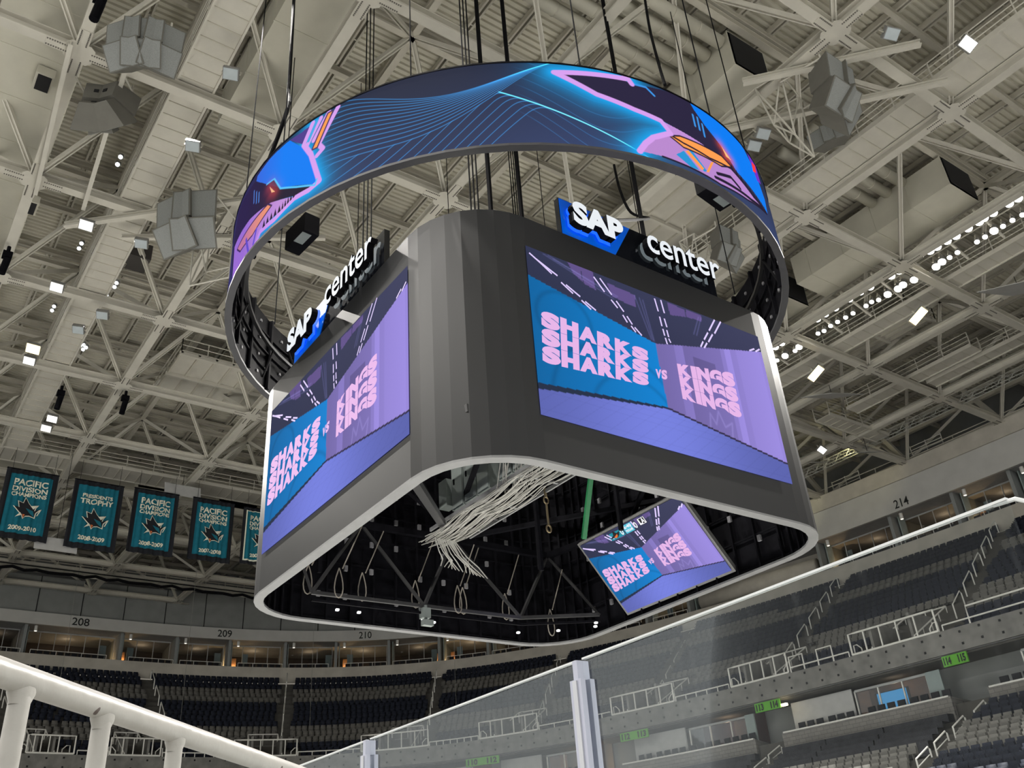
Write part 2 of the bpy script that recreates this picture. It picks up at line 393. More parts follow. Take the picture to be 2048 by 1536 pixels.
for n, (d, p, q) in enumerate(struts):
    e = (q-p).normalized(); p, q = p+e*.3, q-e*.25; u = e.cross(Vector((0,0,1))).normalized()
    m_ = MB() if n < 98 else rest
    m_.beam(p-u*.09, q-u*.09, .07, .24, mi=0); m_.beam(p+u*.09, q+u*.09, .07, .24); m_.beam(p, q, .12, .05)
    if n < 98: m_.build('web_strut', steel, frame)
if rest.v: tag(rest.build('far_web_struts', steel, frame), kind='stuff')
for i, j in sorted(bok):
    p = bn(i, j)
    if not inview(p, 120): continue
    m_ = MB(); z = ZB-.285
    for ax, ln in ((Vector((1,0,0)), 1.35), (Vector((0,1,0)), 1.35)):
        ay = Vector((-ax.y, ax.x, 0))
        m_.obox(p+Vector((0,0,-.30))-ax*ln-ay*.27, ax*2*ln, ay*.54, (0,0,.035))
    s_ = .42; m_.prism([(-s_,-.27),(-.27,-s_),(.27,-s_),(s_,-.27),(s_,.27),(.27,s_),(-.27,s_),(-s_,.27)], p+Vector((0,0,-.305)), (1.4,0,0), (0,1.4,0), (0,0,.04))
    for ax in ((1,0),(-1,0),(0,1),(0,-1)):
        for k in range(9):
            for sgn in (-.17, .17):
                c = p+Vector((ax[0]*(.5+k*.1)-ax[1]*sgn, ax[1]*(.5+k*.1)+ax[0]*sgn, -.315)); r_ = .028
                m_.box((c.x-r_, c.y-r_, c.z-.02), (c.x+r_, c.y+r_, c.z+.02), 1)
    m_.build('bolted_node_plate', [steel, mat('bolt_head', (.16,.15,.13), .5)], frame)
# joists in pairs on the underside of the deck, running along the long side
for k in range(-6, 42):
    x = X0+G/4*k+.4
    if x > 92: break
    m_ = MB(); any_ = False
    for dx in (-.12, .12): m_.beam((x+dx, -12, 40.25), (x+dx, 116, 40.25), .11, .36)
    for yy in range(-10, 116, 4): m_.beam((x-.12, yy, 40.2), (x+.12, yy, 40.2), .08, .2)
    m_.build('roof_joist', steel2, frame)
for k in range(-3, 22):
    y_ = Y0+G/2*k
    m_ = MB(); m_.ibeam((-30, y_, 39.85), (92, y_, 39.85), .28, .42, .04); m_.build('purlin_beam', steel2, frame)
# inclined feet standing on the side parapet, between frame and wall
for j in range(-1, 8):
    p = Vector((X0+G*8, Y0+G*j, 33.95))
    if inside(p, 3) and inview(p, 200):
        q = tn(7, j) if (7, j) in tok else p+Vector((-4.67, 4.67, 5))
        m_ = MB(); m_.box((p.x-.45, p.y-.45, 33.95), (p.x+.45, p.y+.45, 34.05)); m_.beam(p+Vector((0,0,.1)), p+Vector((.5, 3.2, 6)), .4, .4); m_.build('bearing_foot', steel, frame)
ART = {'blue': [[-0.001,0.806],[0.477,0.655],[0.485,0.261],[-0.002,0.172]],
'purple': [[0.477,0.655],[1.003,0.884],[1.007,0.129],[0.485,0.261]],
'base1': [[-0.002,0.172],[0.485,0.261],[0.483,0.249],[0,0.139]],
'base2': [[0.485,0.261],[1.007,0.129],[1.007,0.117],[0.483,0.249]],
'floor': [[0,0.139],[0.483,0.249],[1.007,0.117],[1.003,-0.005],[-0.001,-0.001]],
'sh': [[0.033,0.615],[0.442,0.592],[0.419,0.354],[0.02,0.294]],
'ki': [[0.557,0.57],[0.822,0.645],[0.82,0.338],[0.555,0.345]],
'vs': [[0.458,0.483],[0.508,0.501],[0.503,0.437],[0.454,0.425]],
'dash': [[[0.011,0.957],[0.05,0.918]],[[0.029,0.938],[0.11,0.875]],[[0.05,0.918],[0.089,0.874]],[[0.121,0.84],[0.163,0.794]],[[0.139,0.836],[0.19,0.791]],[[0.193,0.77],[0.227,0.732]],[[0.207,0.771],[0.246,0.737]],[[0.255,0.965],[0.292,0.887]],[[0.28,0.972],[0.321,0.886]],[[0.315,0.85],[0.338,0.809]],[[0.336,0.855],[0.362,0.799]],[[0.355,0.774],[0.37,0.733]],[[0.372,0.776],[0.39,0.732]],[[0.384,0.719],[0.4,0.687]],[[0.398,0.718],[0.424,0.679]],[[0.509,0.98],[0.516,0.895]],[[0.537,0.987],[0.543,0.899]],[[0.518,0.86],[0.521,0.797]],[[0.538,0.859],[0.543,0.803]],[[0.523,0.78],[0.526,0.736]],[[0.54,0.782],[0.543,0.736]],[[0.527,0.723],[0.531,0.682]],[[0.542,0.726],[0.548,0.701]],[[0.785,0.997],[0.745,0.896]],[[0.815,1.001],[0.77,0.89]],[[0.737,0.878],[0.711,0.814]],[[0.759,0.878],[0.73,0.808]],[[0.704,0.797],[0.687,0.751]],[[0.722,0.797],[0.703,0.752]],[[0.964,0.889],[0.935,0.86]],[[0.993,0.902],[0.967,0.87]]],
'blobs': [[[0.154,0.998],[0.205,0.997],[0.207,0.897],[0.173,0.93]],[[0.205,0.997],[0.253,1],[0.257,0.873],[0.211,0.888]],[[0.307,0.954],[0.366,0.951],[0.37,0.863],[0.322,0.874]],[[0.366,0.951],[0.421,0.944],[0.418,0.86],[0.37,0.863]],[[0.566,0.985],[0.641,0.98],[0.64,0.928],[0.567,0.898]],[[0.647,0.983],[0.72,0.984],[0.716,0.939],[0.646,0.932]]],
'lines': [[[0.067,0.986],[0.329,0.862]],[[0.085,0.99],[0.34,0.877]],[[0.103,0.978],[0.346,0.889]],[[0.421,0.944],[0.464,0.679]],[[0.441,0.94],[0.471,0.675]],[[0.455,0.933],[0.476,0.673]],[[0.706,0.968],[0.666,0.826]],[[0.718,0.971],[0.679,0.825]]]}
RING = {'r_pinkline': [[257.65,0.918],[256.5,1.038],[256.42,0.965],[243.66,0.889],[250.58,0.668],[257.27,0.579],[262.39,0.54],[264.04,0.419],[260.05,0.28],[258.28,0.176],[256.81,0.054]],
'r_body': [[244.74,0.866],[256.06,0.938],[257.84,0.922],[270.19,1.046],[271.23,0.931],[274.61,0.713],[277.59,0.661],[280.18,0.549],[280.77,0.395],[290.6,0.301],[292.54,0.293],[286.09,0.273],[278.52,0.32],[276.29,0.419],[271.07,0.48],[264.72,0.523],[257.32,0.597],[250.63,0.693]],
'r_blue': [[270.19,1.046],[276.44,1.08],[283.59,1.031],[287.79,0.978],[291.8,0.81],[294.42,0.55],[293.36,0.317],[280.97,0.426],[279.6,0.504],[277.42,0.63],[273.44,0.789],[271.23,0.931]],
'r_pink1': [[262.39,0.54],[264.72,0.523],[271.07,0.48],[276.29,0.419],[265.87,0.387],[263.89,0.399]],
'r_pink2': [[256.81,0.054],[258.28,0.176],[260.83,0.291],[263.94,0.393],[266.6,0.358],[272.81,0.336],[278.96,0.396],[286.09,0.273],[292.39,0.28],[282.83,0.123],[274.37,0.049],[267.14,0.065],[261.25,0.071]],
'r_or': [[263.54,0.379],[266.05,0.435],[276.63,0.484],[279.46,0.429],[275.79,0.325],[266.38,0.299]],
'r_or2': [[266.55,0.256],[267.38,0.287],[270.4,0.137],[269.66,0.101]],
'r_or3': [[272.83,0.288],[273.68,0.314],[271.47,0.119],[270.82,0.109]],
'r_bl2': [[267.38,0.287],[268.13,0.313],[271.11,0.121],[270.23,0.097]],
'r_bl3': [[264.24,0.159],[266.2,0.252],[269.13,0.08],[267.16,0.07]],
'r_eye': [[277.36,0.641],[279.91,0.534],[278.28,0.529]],
'r_gl': [[[270.66,0.842],[270.67,0.691]],[[271.79,0.839],[271.73,0.673]],[[272.81,0.782],[272.74,0.616]],[[258.22,0.925],[260.53,0.937],[262.04,0.859]],[[274.03,0.18],[278.17,0.26],[280.77,0.2]],[[273.18,0.109],[284.67,0.186],[292.64,0.302]]],
'r_pur': [[288.96,1.066],[292.09,1.145],[293.89,1.004],[294.72,0.771],[291.7,0.701],[290.25,0.852]],
'r_red': [[291.08,0.94],[293.45,0.985],[292.72,0.848],[290.27,0.774]],
'l_blue': [[193.42,0.961],[197.62,0.703],[199.57,0.532],[201.33,0.199],[200.93,0.138],[196.4,0.261],[191.7,0.409],[189.4,0.617],[186.7,0.65],[181.84,0.885],[182.11,0.942],[187.24,0.971]],
'l_pur': [[193.42,0.961],[196.53,0.941],[199.61,0.949],[197.4,0.758]],
'l_pinkline': [[199.59,0.963],[197.56,0.752],[199.54,0.564],[201.92,0.156],[199.55,0.12],[196.05,0.137],[190.53,0.069],[185.78,0.092],[183.48,-0.046]],
'l_pk': [[[201.54,0.962],[198.39,0.702]],[[203.38,0.979],[200.1,0.721]],[[205.4,0.98],[201.38,0.625],[202.38,0.541],[201.04,0.496]]],
'l_or': [[203.16,0.973],[204.38,0.973],[201.03,0.598],[199.73,0.608]],
'l_bl': [[200.47,0.972],[201.15,0.97],[198.85,0.732],[198.22,0.76]],
'l_head': [[181.3,0.908],[186.72,0.644],[191.7,0.409],[201.49,0.131],[199.53,0.138],[196.02,0.162],[188.69,0.335],[184.47,0.291],[175.98,0.498],[170.95,0.466],[170.34,0.175],[170.48,-0.035],[167.79,0.706],[171.18,0.947]],
'l_pz': [[188.69,0.335],[196.03,0.155],[192.25,0.107],[186.12,0.104],[183.48,-0.046],[171.71,-0.006],[170.1,0.501],[180.53,0.446]],
'l_od': [[187.83,0.355],[189.19,0.286],[182.38,0.169],[176.18,0.204],[173.45,0.338]],
'l_eye': [[187.8,0.575],[189.92,0.429],[188.74,0.461]],
'l_gl': [[[181.23,0.788],[181.64,0.611]],[[182.53,0.721],[182.85,0.562]],[[183.72,0.664],[183.94,0.531]],[[179.36,0.234],[181.13,0.015]],[[183.99,0.183],[183.22,0.037]]]}
# ================================================================ the centre-hung scoreboard
def fill_poly(img, W, H, poly, col, alpha=1.0, u0=0., u1=1., v0=0., v1=1.):
    P = np.array(poly, float); x = (P[:, 0]-u0)/(u1-u0)*W; y = (P[:, 1]-v0)/(v1-v0)*H
    xa, xb = max(0, int(x.min())-1), min(W, int(x.max())+2); ya, yb = max(0, int(y.min())-1), min(H, int(y.max())+2)
    if xa >= xb or ya >= yb: return
    gx, gy = np.meshgrid(np.arange(xa, xb), np.arange(ya, yb)); ins = np.zeros(gx.shape, bool); n = len(x)
    for i in range(n):
        j = (i-1) % n; c = (y[i] > gy) != (y[j] > gy)
        with np.errstate(divide='ignore', invalid='ignore'): xi = (x[j]-x[i])*(gy-y[i])/(y[j]-y[i]+1e-12)+x[i]
        ins ^= c & (gx < xi)
    sub = img[ya:yb, xa:xb]; sub[ins] = sub[ins]*(1-alpha)+np.array(col)*alpha
def seg_dist(gx, gy, pts):
    d = np.full(gx.shape, 1e9)
    for (ax, ay), (bx, by) in zip(pts[:-1], pts[1:]):
        vx, vy = bx-ax, by-ay; L = vx*vx+vy*vy+1e-12
        t = np.clip(((gx-ax)*vx+(gy-ay)*vy)/L, 0, 1); d = np.minimum(d, np.hypot(gx-ax-t*vx, gy-ay-t*vy))
    return d
def L_(*c): return np.array(s2l(*c))
# --- picture of the big screens, as LED pixel colours on a grid
SW, SH = 300, 168
def screen_pixels():
    img = np.zeros((SH, SW, 3)); U, V = np.meshgrid((np.arange(SW)+.5)/SW, (np.arange(SH)+.5)/SH)
    img[:] = L_(56, 58, 86)*(.55+.5*U[..., None]) + L_(18, 30, 52)*(1-U[..., None])*.5
    img *= (.55+.6*V[..., None])
    for b in ART['blobs']: fill_poly(img, SW, SH, b, L_(108, 88, 150), .75)
    for l in ART['lines']:
        d = seg_dist(U*1.78, V, [(l[0][0]*1.78, l[0][1]), (l[1][0]*1.78, l[1][1])]); img += (np.exp(-(d/.004)**2)*.5)[..., None]*L_(90, 90, 140)
    base = img.copy(); fill_poly(img, SW, SH, ART['blue'], (1, 1, 1)); mk = (img[..., 0] == 1)
    g = (.62+.5*np.clip(U/.5, 0, 1)); col = L_(6, 124, 200)*g[..., None]
    for (a, b, r) in ((.30, .12, .25), (.36, .10, .17), (.12, .60, .1)):
        d = np.abs(np.hypot(U-a, (V-b)*.6)-r); col = col*(1-.22*np.exp(-(d/.008)**2)[..., None])
    img = np.where(mk[..., None], col, base)
    base = img.copy(); fill_poly(img, SW, SH, ART['purple'], (1, 1, 1)); mk = (img[..., 0] == 1) & (base[..., 0] != 1)
    g = .72+.55*np.clip((U-.5)/.5, 0, 1); col = L_(136, 122, 196)*g[..., None]
    for u0, u1, f in ((.56, .60, 1.2), (.60, .78, .82), (.80, .83, 1.25), (.86, .985, 1.08)):
        col = np.where(((U > u0) & (U < u1))[..., None], col*f, col)
    col = np.where(((U > .64) & (U < .74) & (V > .58) & (V < .66))[..., None], col*.7, col)
    img = np.where(mk[..., None], col, base)
    base = img.copy(); fill_poly(img, SW, SH, ART['floor'], (1, 1, 1)); mk = (img[..., 0] == 1) & (base[..., 0] != 1)
    g = .62+.5*np.exp(-((U-.45)/.3)**2)+.25*(1-U)*0; tile = 1-.06*(((U*40-V*30) % 2.2) < .2)-.05*(((V*46) % 1.6) < .2)
    col = (L_(112, 122, 212)*(g*tile)[..., None]); img = np.where(mk[..., None], col, base)
    fill_poly(img, SW, SH, ART['base1'], L_(34, 46, 70)); fill_poly(img, SW, SH, ART['base2'], L_(50, 44, 70))
    # faint crown drawing on the purple wall
    cr = [(.66, .05+.17), (.67, .31), (.69, .25), (.71, .34), (.73, .25), (.765, .29), (.755, .2)]
    d = seg_dist(U*1.78, V, [(a*1.78, b) for a, b in cr]); img += (np.exp(-(d/.006)**2)*.18)[..., None]*L_(170, 160, 220)
    return np.clip(img, 0, 1)
SPIX = screen_pixels()
def pixel_grid(name, fn, pix, parent):
    """a lit LED surface: one vertex per pixel block, colour stored on the vertex"""
    H, W = pix.shape[:2]
    V = np.array([fn((i)/(W-1), (j)/(H-1)) for j in range(H) for i in range(W)])
    off = np.array(Vector((0,0,E))-wloc(parent))
    me = bpy.data.meshes.new(name); me.vertices.add(W*H); me.vertices.foreach_set('co', (V+off).ravel())
    idx = np.arange(W*H).reshape(H, W); q = np.stack([idx[:-1, :-1], idx[:-1, 1:], idx[1:, 1:], idx[1:, :-1]], -1).reshape(-1, 4)
    me.loops.add(q.size); me.loops.foreach_set('vertex_index', q.ravel()); me.polygons.add(len(q))
    me.polygons.foreach_set('loop_start', np.arange(0, q.size, 4)); me.polygons.foreach_set('loop_total', np.full(len(q), 4))
    me.update(calc_edges=True)
    at = me.color_attributes.new('pixel', 'FLOAT_COLOR', 'POINT'); c = np.ones((H*W, 4)); c[:, :3] = pix.reshape(-1, 3); at.data.foreach_set('color', c.ravel())
    me.materials.append(attr_led); o = bpy.data.objects.new(name, me); C.objects.link(o); o.parent = parent; return o
pinke = emis('screen_letter_pink', s2l(238, 186, 240), .92)
dashe = emis('screen_dash_light', s2l(222, 205, 255), 1.0)
def quad_fn(q, fn, n):
    def f(u, v):
        x = (q[3][0]*(1-u)+q[2][0]*u)*(1-v)+(q[0][0]*(1-u)+q[1][0]*u)*v
        y = (q[3][1]*(1-u)+q[2][1]*u)*(1-v)+(q[0][1]*(1-u)+q[1][1]*u)*v
        return Vector(fn(x, y))+n
    return f
def make_screen(parent, fn, n, name='main_screen', label=None, bug=False):
    """fn(u,v)->point on the screen plane, n: outward unit normal"""
    s = pixel_grid(name, lambda u, v: tuple(Vector(fn(u, v))+n*.02), SPIX, parent)
    if label: s['label'] = label
    for key, word, sl in (('sh', 'SHARKS', .0), ('ki', 'KINGS', 0)):
        q = ART[key]
        mb = MB()
        for k in range(3):
            a, b = 1-k/3-.002, 1-(k+1)/3+.004
            l0, l1, r0, r1 = q[0], q[3], q[1], q[2]
            def on(t, A, B): return (A[0]*t+B[0]*(1-t), A[1]*t+B[1]*(1-t))
            qq = [on(a, l0, l1), on(a, r0, r1), on(b, r0, r1), on(b, l0, l1)]
            put_text(mb, word, quad_fn(qq, fn, n*.035), per=True, bold=.082)
        mb.build('team_lettering', pinke, s)
    mb = MB(); put_text(mb, 'VS', quad_fn(ART['vs'], fn, n*.035), per=True, bold=.06); mb.build('team_lettering', pinke, s)
    for (a, b) in ART['dash']:
        A, B = Vector(fn(*a)), Vector(fn(*b)); d = (B-A).normalized(); sd = d.cross(n)*.028
        MB().add([A-sd+n*.03, A+sd+n*.03, B+sd+n*.03, B-sd+n*.03], [(0, 1, 2, 3)]).build('light_dash', dashe, s)
    if bug:
        mb = MB(); teal = 1
        def pq(x0, y0, x1, y1, m, h=.03): mb.add([Vector(fn(*c))+n*h for c in ((x0, y0), (x1, y0), (x1, y1), (x0, y1))], [(0, 1, 2, 3)], m)
        pq(.30, .875, .435, .965, 0); pq(.445, .875, .53, .985, 1); pq(.285, .88, .40, .93, 0, .028)
        mb.add([Vector(fn(*c))+n*.034 for c in ((.285, .90), (.33, .93), (.345, .985), (.37, .94), (.40, .95), (.385, .91), (.36, .885), (.33, .90))], [tuple(range(8))], 2)
        mb.add([Vector(fn(*c))+n*.038 for c in ((.33, .905), (.37, .93), (.365, .90), (.345, .885))], [(0, 1, 2, 3)], 4)
        for t, x0, x1, y0, y1 in (('0', .405, .43, .885, .965), ('0', .545, .57, .885, .965), ('6:40', .452, .524, .935, .978), ('PREGAME', .455, .522, .89, .92), ('LA', .60, .65, .90, .97)):
            put_text(mb, t, quad_fn([(x0, y1), (x1, y1), (x1, y0), (x0, y0)], fn, n*.04), 3, bold=.03)
        pq(.59, .89, .66, .98, 2, .034); pq(.594, .894, .656, .976, 3, .036); pq(.60, .90, .65, .97, 2, .038)
        mb.build('score_strip', [emis('strip_teal', s2l(0, 140, 160), 1), emis('strip_cyan', s2l(70, 190, 215), 1), emis('strip_dark', s2l(14, 16, 24), 1), emis('strip_white', (.9, .9, .95), 1), emis('strip_orange', s2l(230, 110, 40), 1)], s)
    return s
BX0, BX1, BY0, BY1, BR, BZ0, BZ1 = 10.0, 23.64, 15.14, 29.16, 2.3, 9.12, 16.42
board = thing('center_hung_scoreboard', 'big square video scoreboard with rounded dark corners hanging over centre ice', 'scoreboard', (CX, CY, BZ0))
def outline(ins=0., n=8):
    r = BR-ins; out = []
    for cx_, cy_, a0 in ((BX0+BR, BY0+BR, 180), (BX1-BR, BY0+BR, 270), (BX1-BR, BY1-BR, 0), (BX0+BR, BY1-BR, 90)):
        for i in range(n+1):
            t = math.radians(a0+90*i/n); out.append(Vector((cx_+r*math.cos(t), cy_+r*math.sin(t), 0)))
    return out
OL, IL = outline(), outline(.42)
n_ = len(OL)
for i in range(n_):
    p, q, pi_, qi = OL[i], OL[(i+1) % n_], IL[i], IL[(i+1) % n_]; flat = (i % 9 == 8)
    z0, z1 = Vector((0,0,BZ0)), Vector((0,0,BZ1)); mb = MB()
    mb.add([p+z0, q+z0, q+z1, p+z1], [(0, 1, 2, 3)], 0)
    pb, qb = p.lerp(pi_, .3), q.lerp(qi, .3)
    mb.add([pb+z0, qb+z0, qb+z1, pb+z1], [(3, 2, 1, 0)], 1); mb.add([p+z1, q+z1, qb+z1, pb+z1], [(0, 1, 2, 3)], 1)
    mb.build('led_wall' if flat else 'corner_led_panel', [ledoff, blackm], board)
mb = MB()
for i in range(n_):
    p, q, pi_, qi = [v+Vector((0,0,BZ0-.06)) for v in (OL[i], OL[(i+1) % n_], IL[i].lerp(OL[i], .30), IL[(i+1) % n_].lerp(OL[(i+1) % n_], .30))]
    u = Vector((0,0,.06)); mb.hexa([p, q, qi, pi_, p+u, q+u, qi+u, pi_+u])
mb.build('bottom_rim', rimm, board)
for i in range(n_):     # cabinets behind the panels, ribbed inside
    p, q = IL[i].lerp(OL[i], .55), IL[(i+1) % n_].lerp(OL[(i+1) % n_], .55); L = (q-p).length
    if L < .01: continue
    d = (q-p)/L; nn = Vector((-d.y, d.x, 0)); k = max(1, round(L/.95)); mb = MB()
    for a in range(k+1):
        o = p+d*(L*a/k); mb.obox(o+Vector((0,0,BZ0+.02)), d*.06, nn*.12, (0,0,BZ1-BZ0-.04))
    for b in range(8):
        o = p+Vector((0,0,BZ0+.05+b*1.02)); mb.obox(o, d*L, nn*.05, (0,0,.05))
    mb.build('rear_cabinet_row', blackm, board)
bx = MB()
for i in (26, 17, 8, 35):
    p, q = IL[i], IL[(i+1) % n_]; d = (q-p).normalized(); nn = Vector((-d.y, d.x, 0)); L = (q-p).length
    for a in range(9):
        for b in range(5):
            if (a*7+b*3+i) % 4 == 0: continue
            o = p+d*(L*(a+.5)/9)+nn*.08+Vector((0,0,BZ0+.7+b*1.02)); bx.obox(o, d*.13, nn*.08, (0,0,.2))
tag(bx.build('receiver_boxes', mat('receiver_box', (.16, .16, .17), .5), board), kind='stuff')
FACES = [  # origin (lower left seen from outside), U, N
    ((12.25, BY0, 10.29), (9.13, 0, 0), (0, -1, 0), 'lit screen facing right of the camera with teal and purple game picture'),
    ((BX0, 26.82, 10.29), (0, -9.37, 0), (-1, 0, 0), 'lit screen on the left face with the same game picture, seen steeply'),
    ((21.39, BY1, 10.29), (-9.13, 0, 0), (0, 1, 0), None), ((BX1, 17.48, 10.29), (0, 9.37, 0), (1, 0, 0), None)]
for o, U, N, lb in FACES[:2]:
    o, U, N = Vector(o), Vector(U), Vector(N)
    make_screen(board, lambda u, v, o=o, U=U: tuple(o+U*u+Vector((0,0,5.12*v))), N, label=lb)
for o, U, N, lb in FACES[2:]:
    o, U, N = Vector(o), Vector(U), Vector(N)
    pixel_grid('main_screen', lambda u, v: tuple(o+U*u+Vector((0,0,5.12*v))+N*.02), SPIX[::4, ::4], board)
# underside screens: rows of panels leaning inwards under the side walls
def under(sx, lit):
    xt, xb = (21.34, 23.3) if sx > 0 else (2*CX-21.34, 2*CX-23.3); y0, y1 = 19.55, 24.75
    o = Vector((xb, y1 if sx > 0 else y0, 9.36)); U = Vector((0, (y0-y1) if sx > 0 else (y1-y0), 0)); Vv = Vector((xt-xb, 0, 11.65-9.36)); N = U.cross(Vv).normalized()
    fr = MB(); fr.obox(o-U*.02-Vv*.03-N*.16, U*1.04, Vv*1.06, N*.15)
    for a in range(4): fr.obox(o+U*(a/3*.96)-N*.3, U*.02, Vv, N*.15)
    fo = fr.build('underside_screen_case', [mat('screen_case', (.12, .12, .118), .4)], board)
    if lit: make_screen(fo, lambda u, v: tuple(o+U*u+Vv*v), N, 'underside_screen', None, bug=True)
    else: pixel_grid('underside_screen', lambda u, v: tuple(o+U*u+Vv*v+N*.02), SPIX[::3, ::3], fo)
under(1, True); under(-1, False)
# truss work inside
def tr(p, q, w=.16, h=.16, m=blackm, name='inner_truss_member', parent=None):
    MB().beam(p, q, w, h).build(name, m, parent or board)
litb = mat('lit_black_steel', (.06, .06, .062), .35, metal=.5)  # paler copy of the truss black, with caught light painted into its colour
TU = [Vector((11.2, 28.2, 12.5)), Vector((14.1, 28.2, 12.5)), Vector((17.9, 28.1, 12.5)), Vector((22.4, 28.1, 12.5)), Vector((23.0, 24.9, 12.5))]
TL_ = [Vector((12.1, 27.7, 9.6)), Vector((16.3, 27.6, 9.6)), Vector((20.4, 27.5, 9.6)), Vector((23.0, 26.0, 9.6))]
for a, b in zip(TU[:-1], TU[1:]): tr(a, b, .2, .22)
for a, b in zip(TL_[:-1], TL_[1:]): tr(a, b, .10, .12, litb)
for a, b in ((0, 0), (1, 0), (1, 1), (2, 1), (2, 2), (3, 2), (3, 3)): tr(TU[a], TL_[b], .10, .10, litb)
for a in range(3):
    tr(TL_[a]+Vector((0,0,-.25)), TL_[a+1]+Vector((0,0,-.25)), .08, .08)
cen = Vector((17.9, 24.0, 12.0))
tr((10.8, 18.7, 9.75), TU[2], .24, .2, litb); tr((11.2, 20.5, 12), TU[2], .14, .14); tr((10.6, 15.9, 10.4), (21.5, 17.4, 11.2), .16, .2, litb)
tr((12.5, 16.2, 12.6), (17.0, 26.5, 12.4), .14, .16); tr(TU[2], (23, 20.6, 12.4), .16, .16); tr((18.2, 16, 12.6), (23, 24, 12.2), .14, .14)
for x_ in (12.2, 14.6, 19.0, 21.4):
    tr((x_, 15.8, 15.8), (x_, 28.6, 15.8), .22, .3)
for y_ in (17, 20, 24.2, 27.4): tr((10.5, y_, 15.9), (23.1, y_, 15.9), .22, .3)
for (a, b) in (((12.2, 17), (14.6, 20)), ((19, 20), (21.4, 17)), ((12.2, 27.4), (14.6, 24.2)), ((19, 24.2), (21.4, 27.4))):
    tr((a[0], a[1], 15.8), (b[0], b[1], 11.6), .12, .12); tr((a[0], a[1], 15.8), (a[0], a[1], 10.2), .12, .12)
grn = mat('green_strut', (.02, .16, .06), .4); tr((20.4, 22.6, 13.6), (20.9, 24.0, 11.6), .16, .16, grn)
# sling ropes with loops hanging from the upper chord and the bracing
for k, (x_, zt) in enumerate(((12.9, 12.3), (14.9, 12.3), (17.0, 12.3), (19.0, 12.3), (20.9, 12.3), (13.6, 12.0), (18.2, 12.0), (22.3, 11.6))):
    p = Vector((x_, 28.0-(.9 if k > 4 else 0), zt)); q = p+Vector((-.75, -.1, -1.7)); mb = MB(); mb.tube([p, q], .022, 6)
    lp = [q+Vector((-.16*math.sin(t*math.pi*2)-.25*t*0, 0, -.95*math.sin(t*math.pi))) for t in [i/14 for i in range(15)]]
    lp = [q+Vector((.20*math.sin(t*2*math.pi)*math.sin(t*math.pi)-.12, 0, -.5+.5*math.cos(t*2*math.pi))) for t in [i/16 for i in range(17)]]
    mb.tube(lp, .022, 6); mb.build('sling_rope', mat('sling_rope', (.22, .20, .17), .7), board)
# electrical cabinets in a row and the bundles of cable below them
cx0 = 15.9
for k in range(7):
    y_ = 19.0+k*.78+(.5 if k > 3 else 0); h = 2.3 if k % 3 else 2.0
    mb = MB(); mb.box((cx0, y_, 12.1), (cx0+.5, y_+.72, 12.1+h)); mb.box((cx0-.02, y_+.04, 12.15), (cx0, y_+.68, 12.05+h)); mb.box((cx0-.05, y_+.5, 13.0), (cx0-.02, y_+.55, 13.2), 1)
    mb.build('electrical_cabinet', [galv, blackm], board)
mb = MB(); mb.box((cx0-.1, 25.1, 12.4), (cx0+.3, 25.6, 13.4)); mb.build('electrical_cabinet', galv, board)
for x_ in (15.3, 16.9):
    mb = MB(); mb.beam((x_, 16.6, 11.5), (x_, 25.4, 11.5), .06, .12); mb.build('tray_rail', rimm, board)
for k in range(8): tr((15.3, 17+k*1.1, 11.5), (16.9, 17+k*1.1, 11.5), .08, .06, rimm if k % 2 else litb, 'tray_rung')
rnd = random.Random(3)
for k in range(60):
    x0 = 15.0+.026*k; y0 = 17.0+rnd.random()*1.2; mb = MB(); pts = []
    sag = .12+.25*rnd.random()
    for i in range(13):
        t = i/12; pts.append(Vector((x0+.25*math.sin(t*5+k*.3)*.5+t*(.2-(k-30)*.010), y0+t*8.6, 11.42-sag*math.sin(math.pi*((t*3) % 1))*.5-.0*t+rnd.random()*.05)))
    if k % 3 == 0: pts = [Vector((x0-.1, y0+3, 12.1))]+[p for p in pts if p.y > y0+3.5]
    mb.tube(pts, .015, 5).build('white_cable', cablem, board)
for k in range(14):
    p = Vector((15.6+.06*k, 25.6, 11.35)); q = Vector((16.6+.18*k, 26.9+.04*k, 10.9)); m_ = (p+q)/2+Vector((.2*math.sin(k), -.3, -.35))
    MB().tube([p, p.lerp(m_, .5)+Vector((0,0,-.1)), m_, q], .02, 5).build('white_cable', cablem, board)
mb = MB(); mb.tube([(16.9, 21.0, 11.6), (16.9, 21.0, 11.3)], .05); mb.tube([Vector((16.9+.09*math.cos(t), 21.0, 11.2+.12*math.sin(t))) for t in [i*math.pi/5 for i in range(10)]], .025, 6, closed=True)
mb.tube([(16.9, 21.0, 11.1), (16.95, 21.05, 10.4)], .035); mb.tube([Vector((16.95+.09*math.cos(t), 21.05, 10.28+.12*math.sin(t))) for t in [i*math.pi/5 for i in range(10)]], .03, 6, closed=True)
mb.build('hoist_hook', mat('brass_hook', (.25, .20, .12), .4, metal=.5), board)
# small camera on the lower chord
mb = MB(); mb.box((16.15, 27.4, 9.15), (16.45, 27.7, 9.5)); mb.tube([(16.3, 27.5, 9.6), (16.3, 27.5, 9.0)], .06); mb.box((16.1, 27.3, 8.85), (16.5, 27.5, 9.05)); mb.build('tracking_camera', galv, board)
for (x_, y_) in ((13.1, 27.9), (13.9, 27.9), (16.4, 27.9), (16.9, 28.0), (20.6, 28.0), (21.9, 27.2), (22.6, 25.8), (22.9, 26.2)):
    MB().box((x_, y_, 9.18), (x_+.1, y_+.1, 9.24)).build('indicator_lamp', emis('indicator', (1, 1, 1), 3), board)
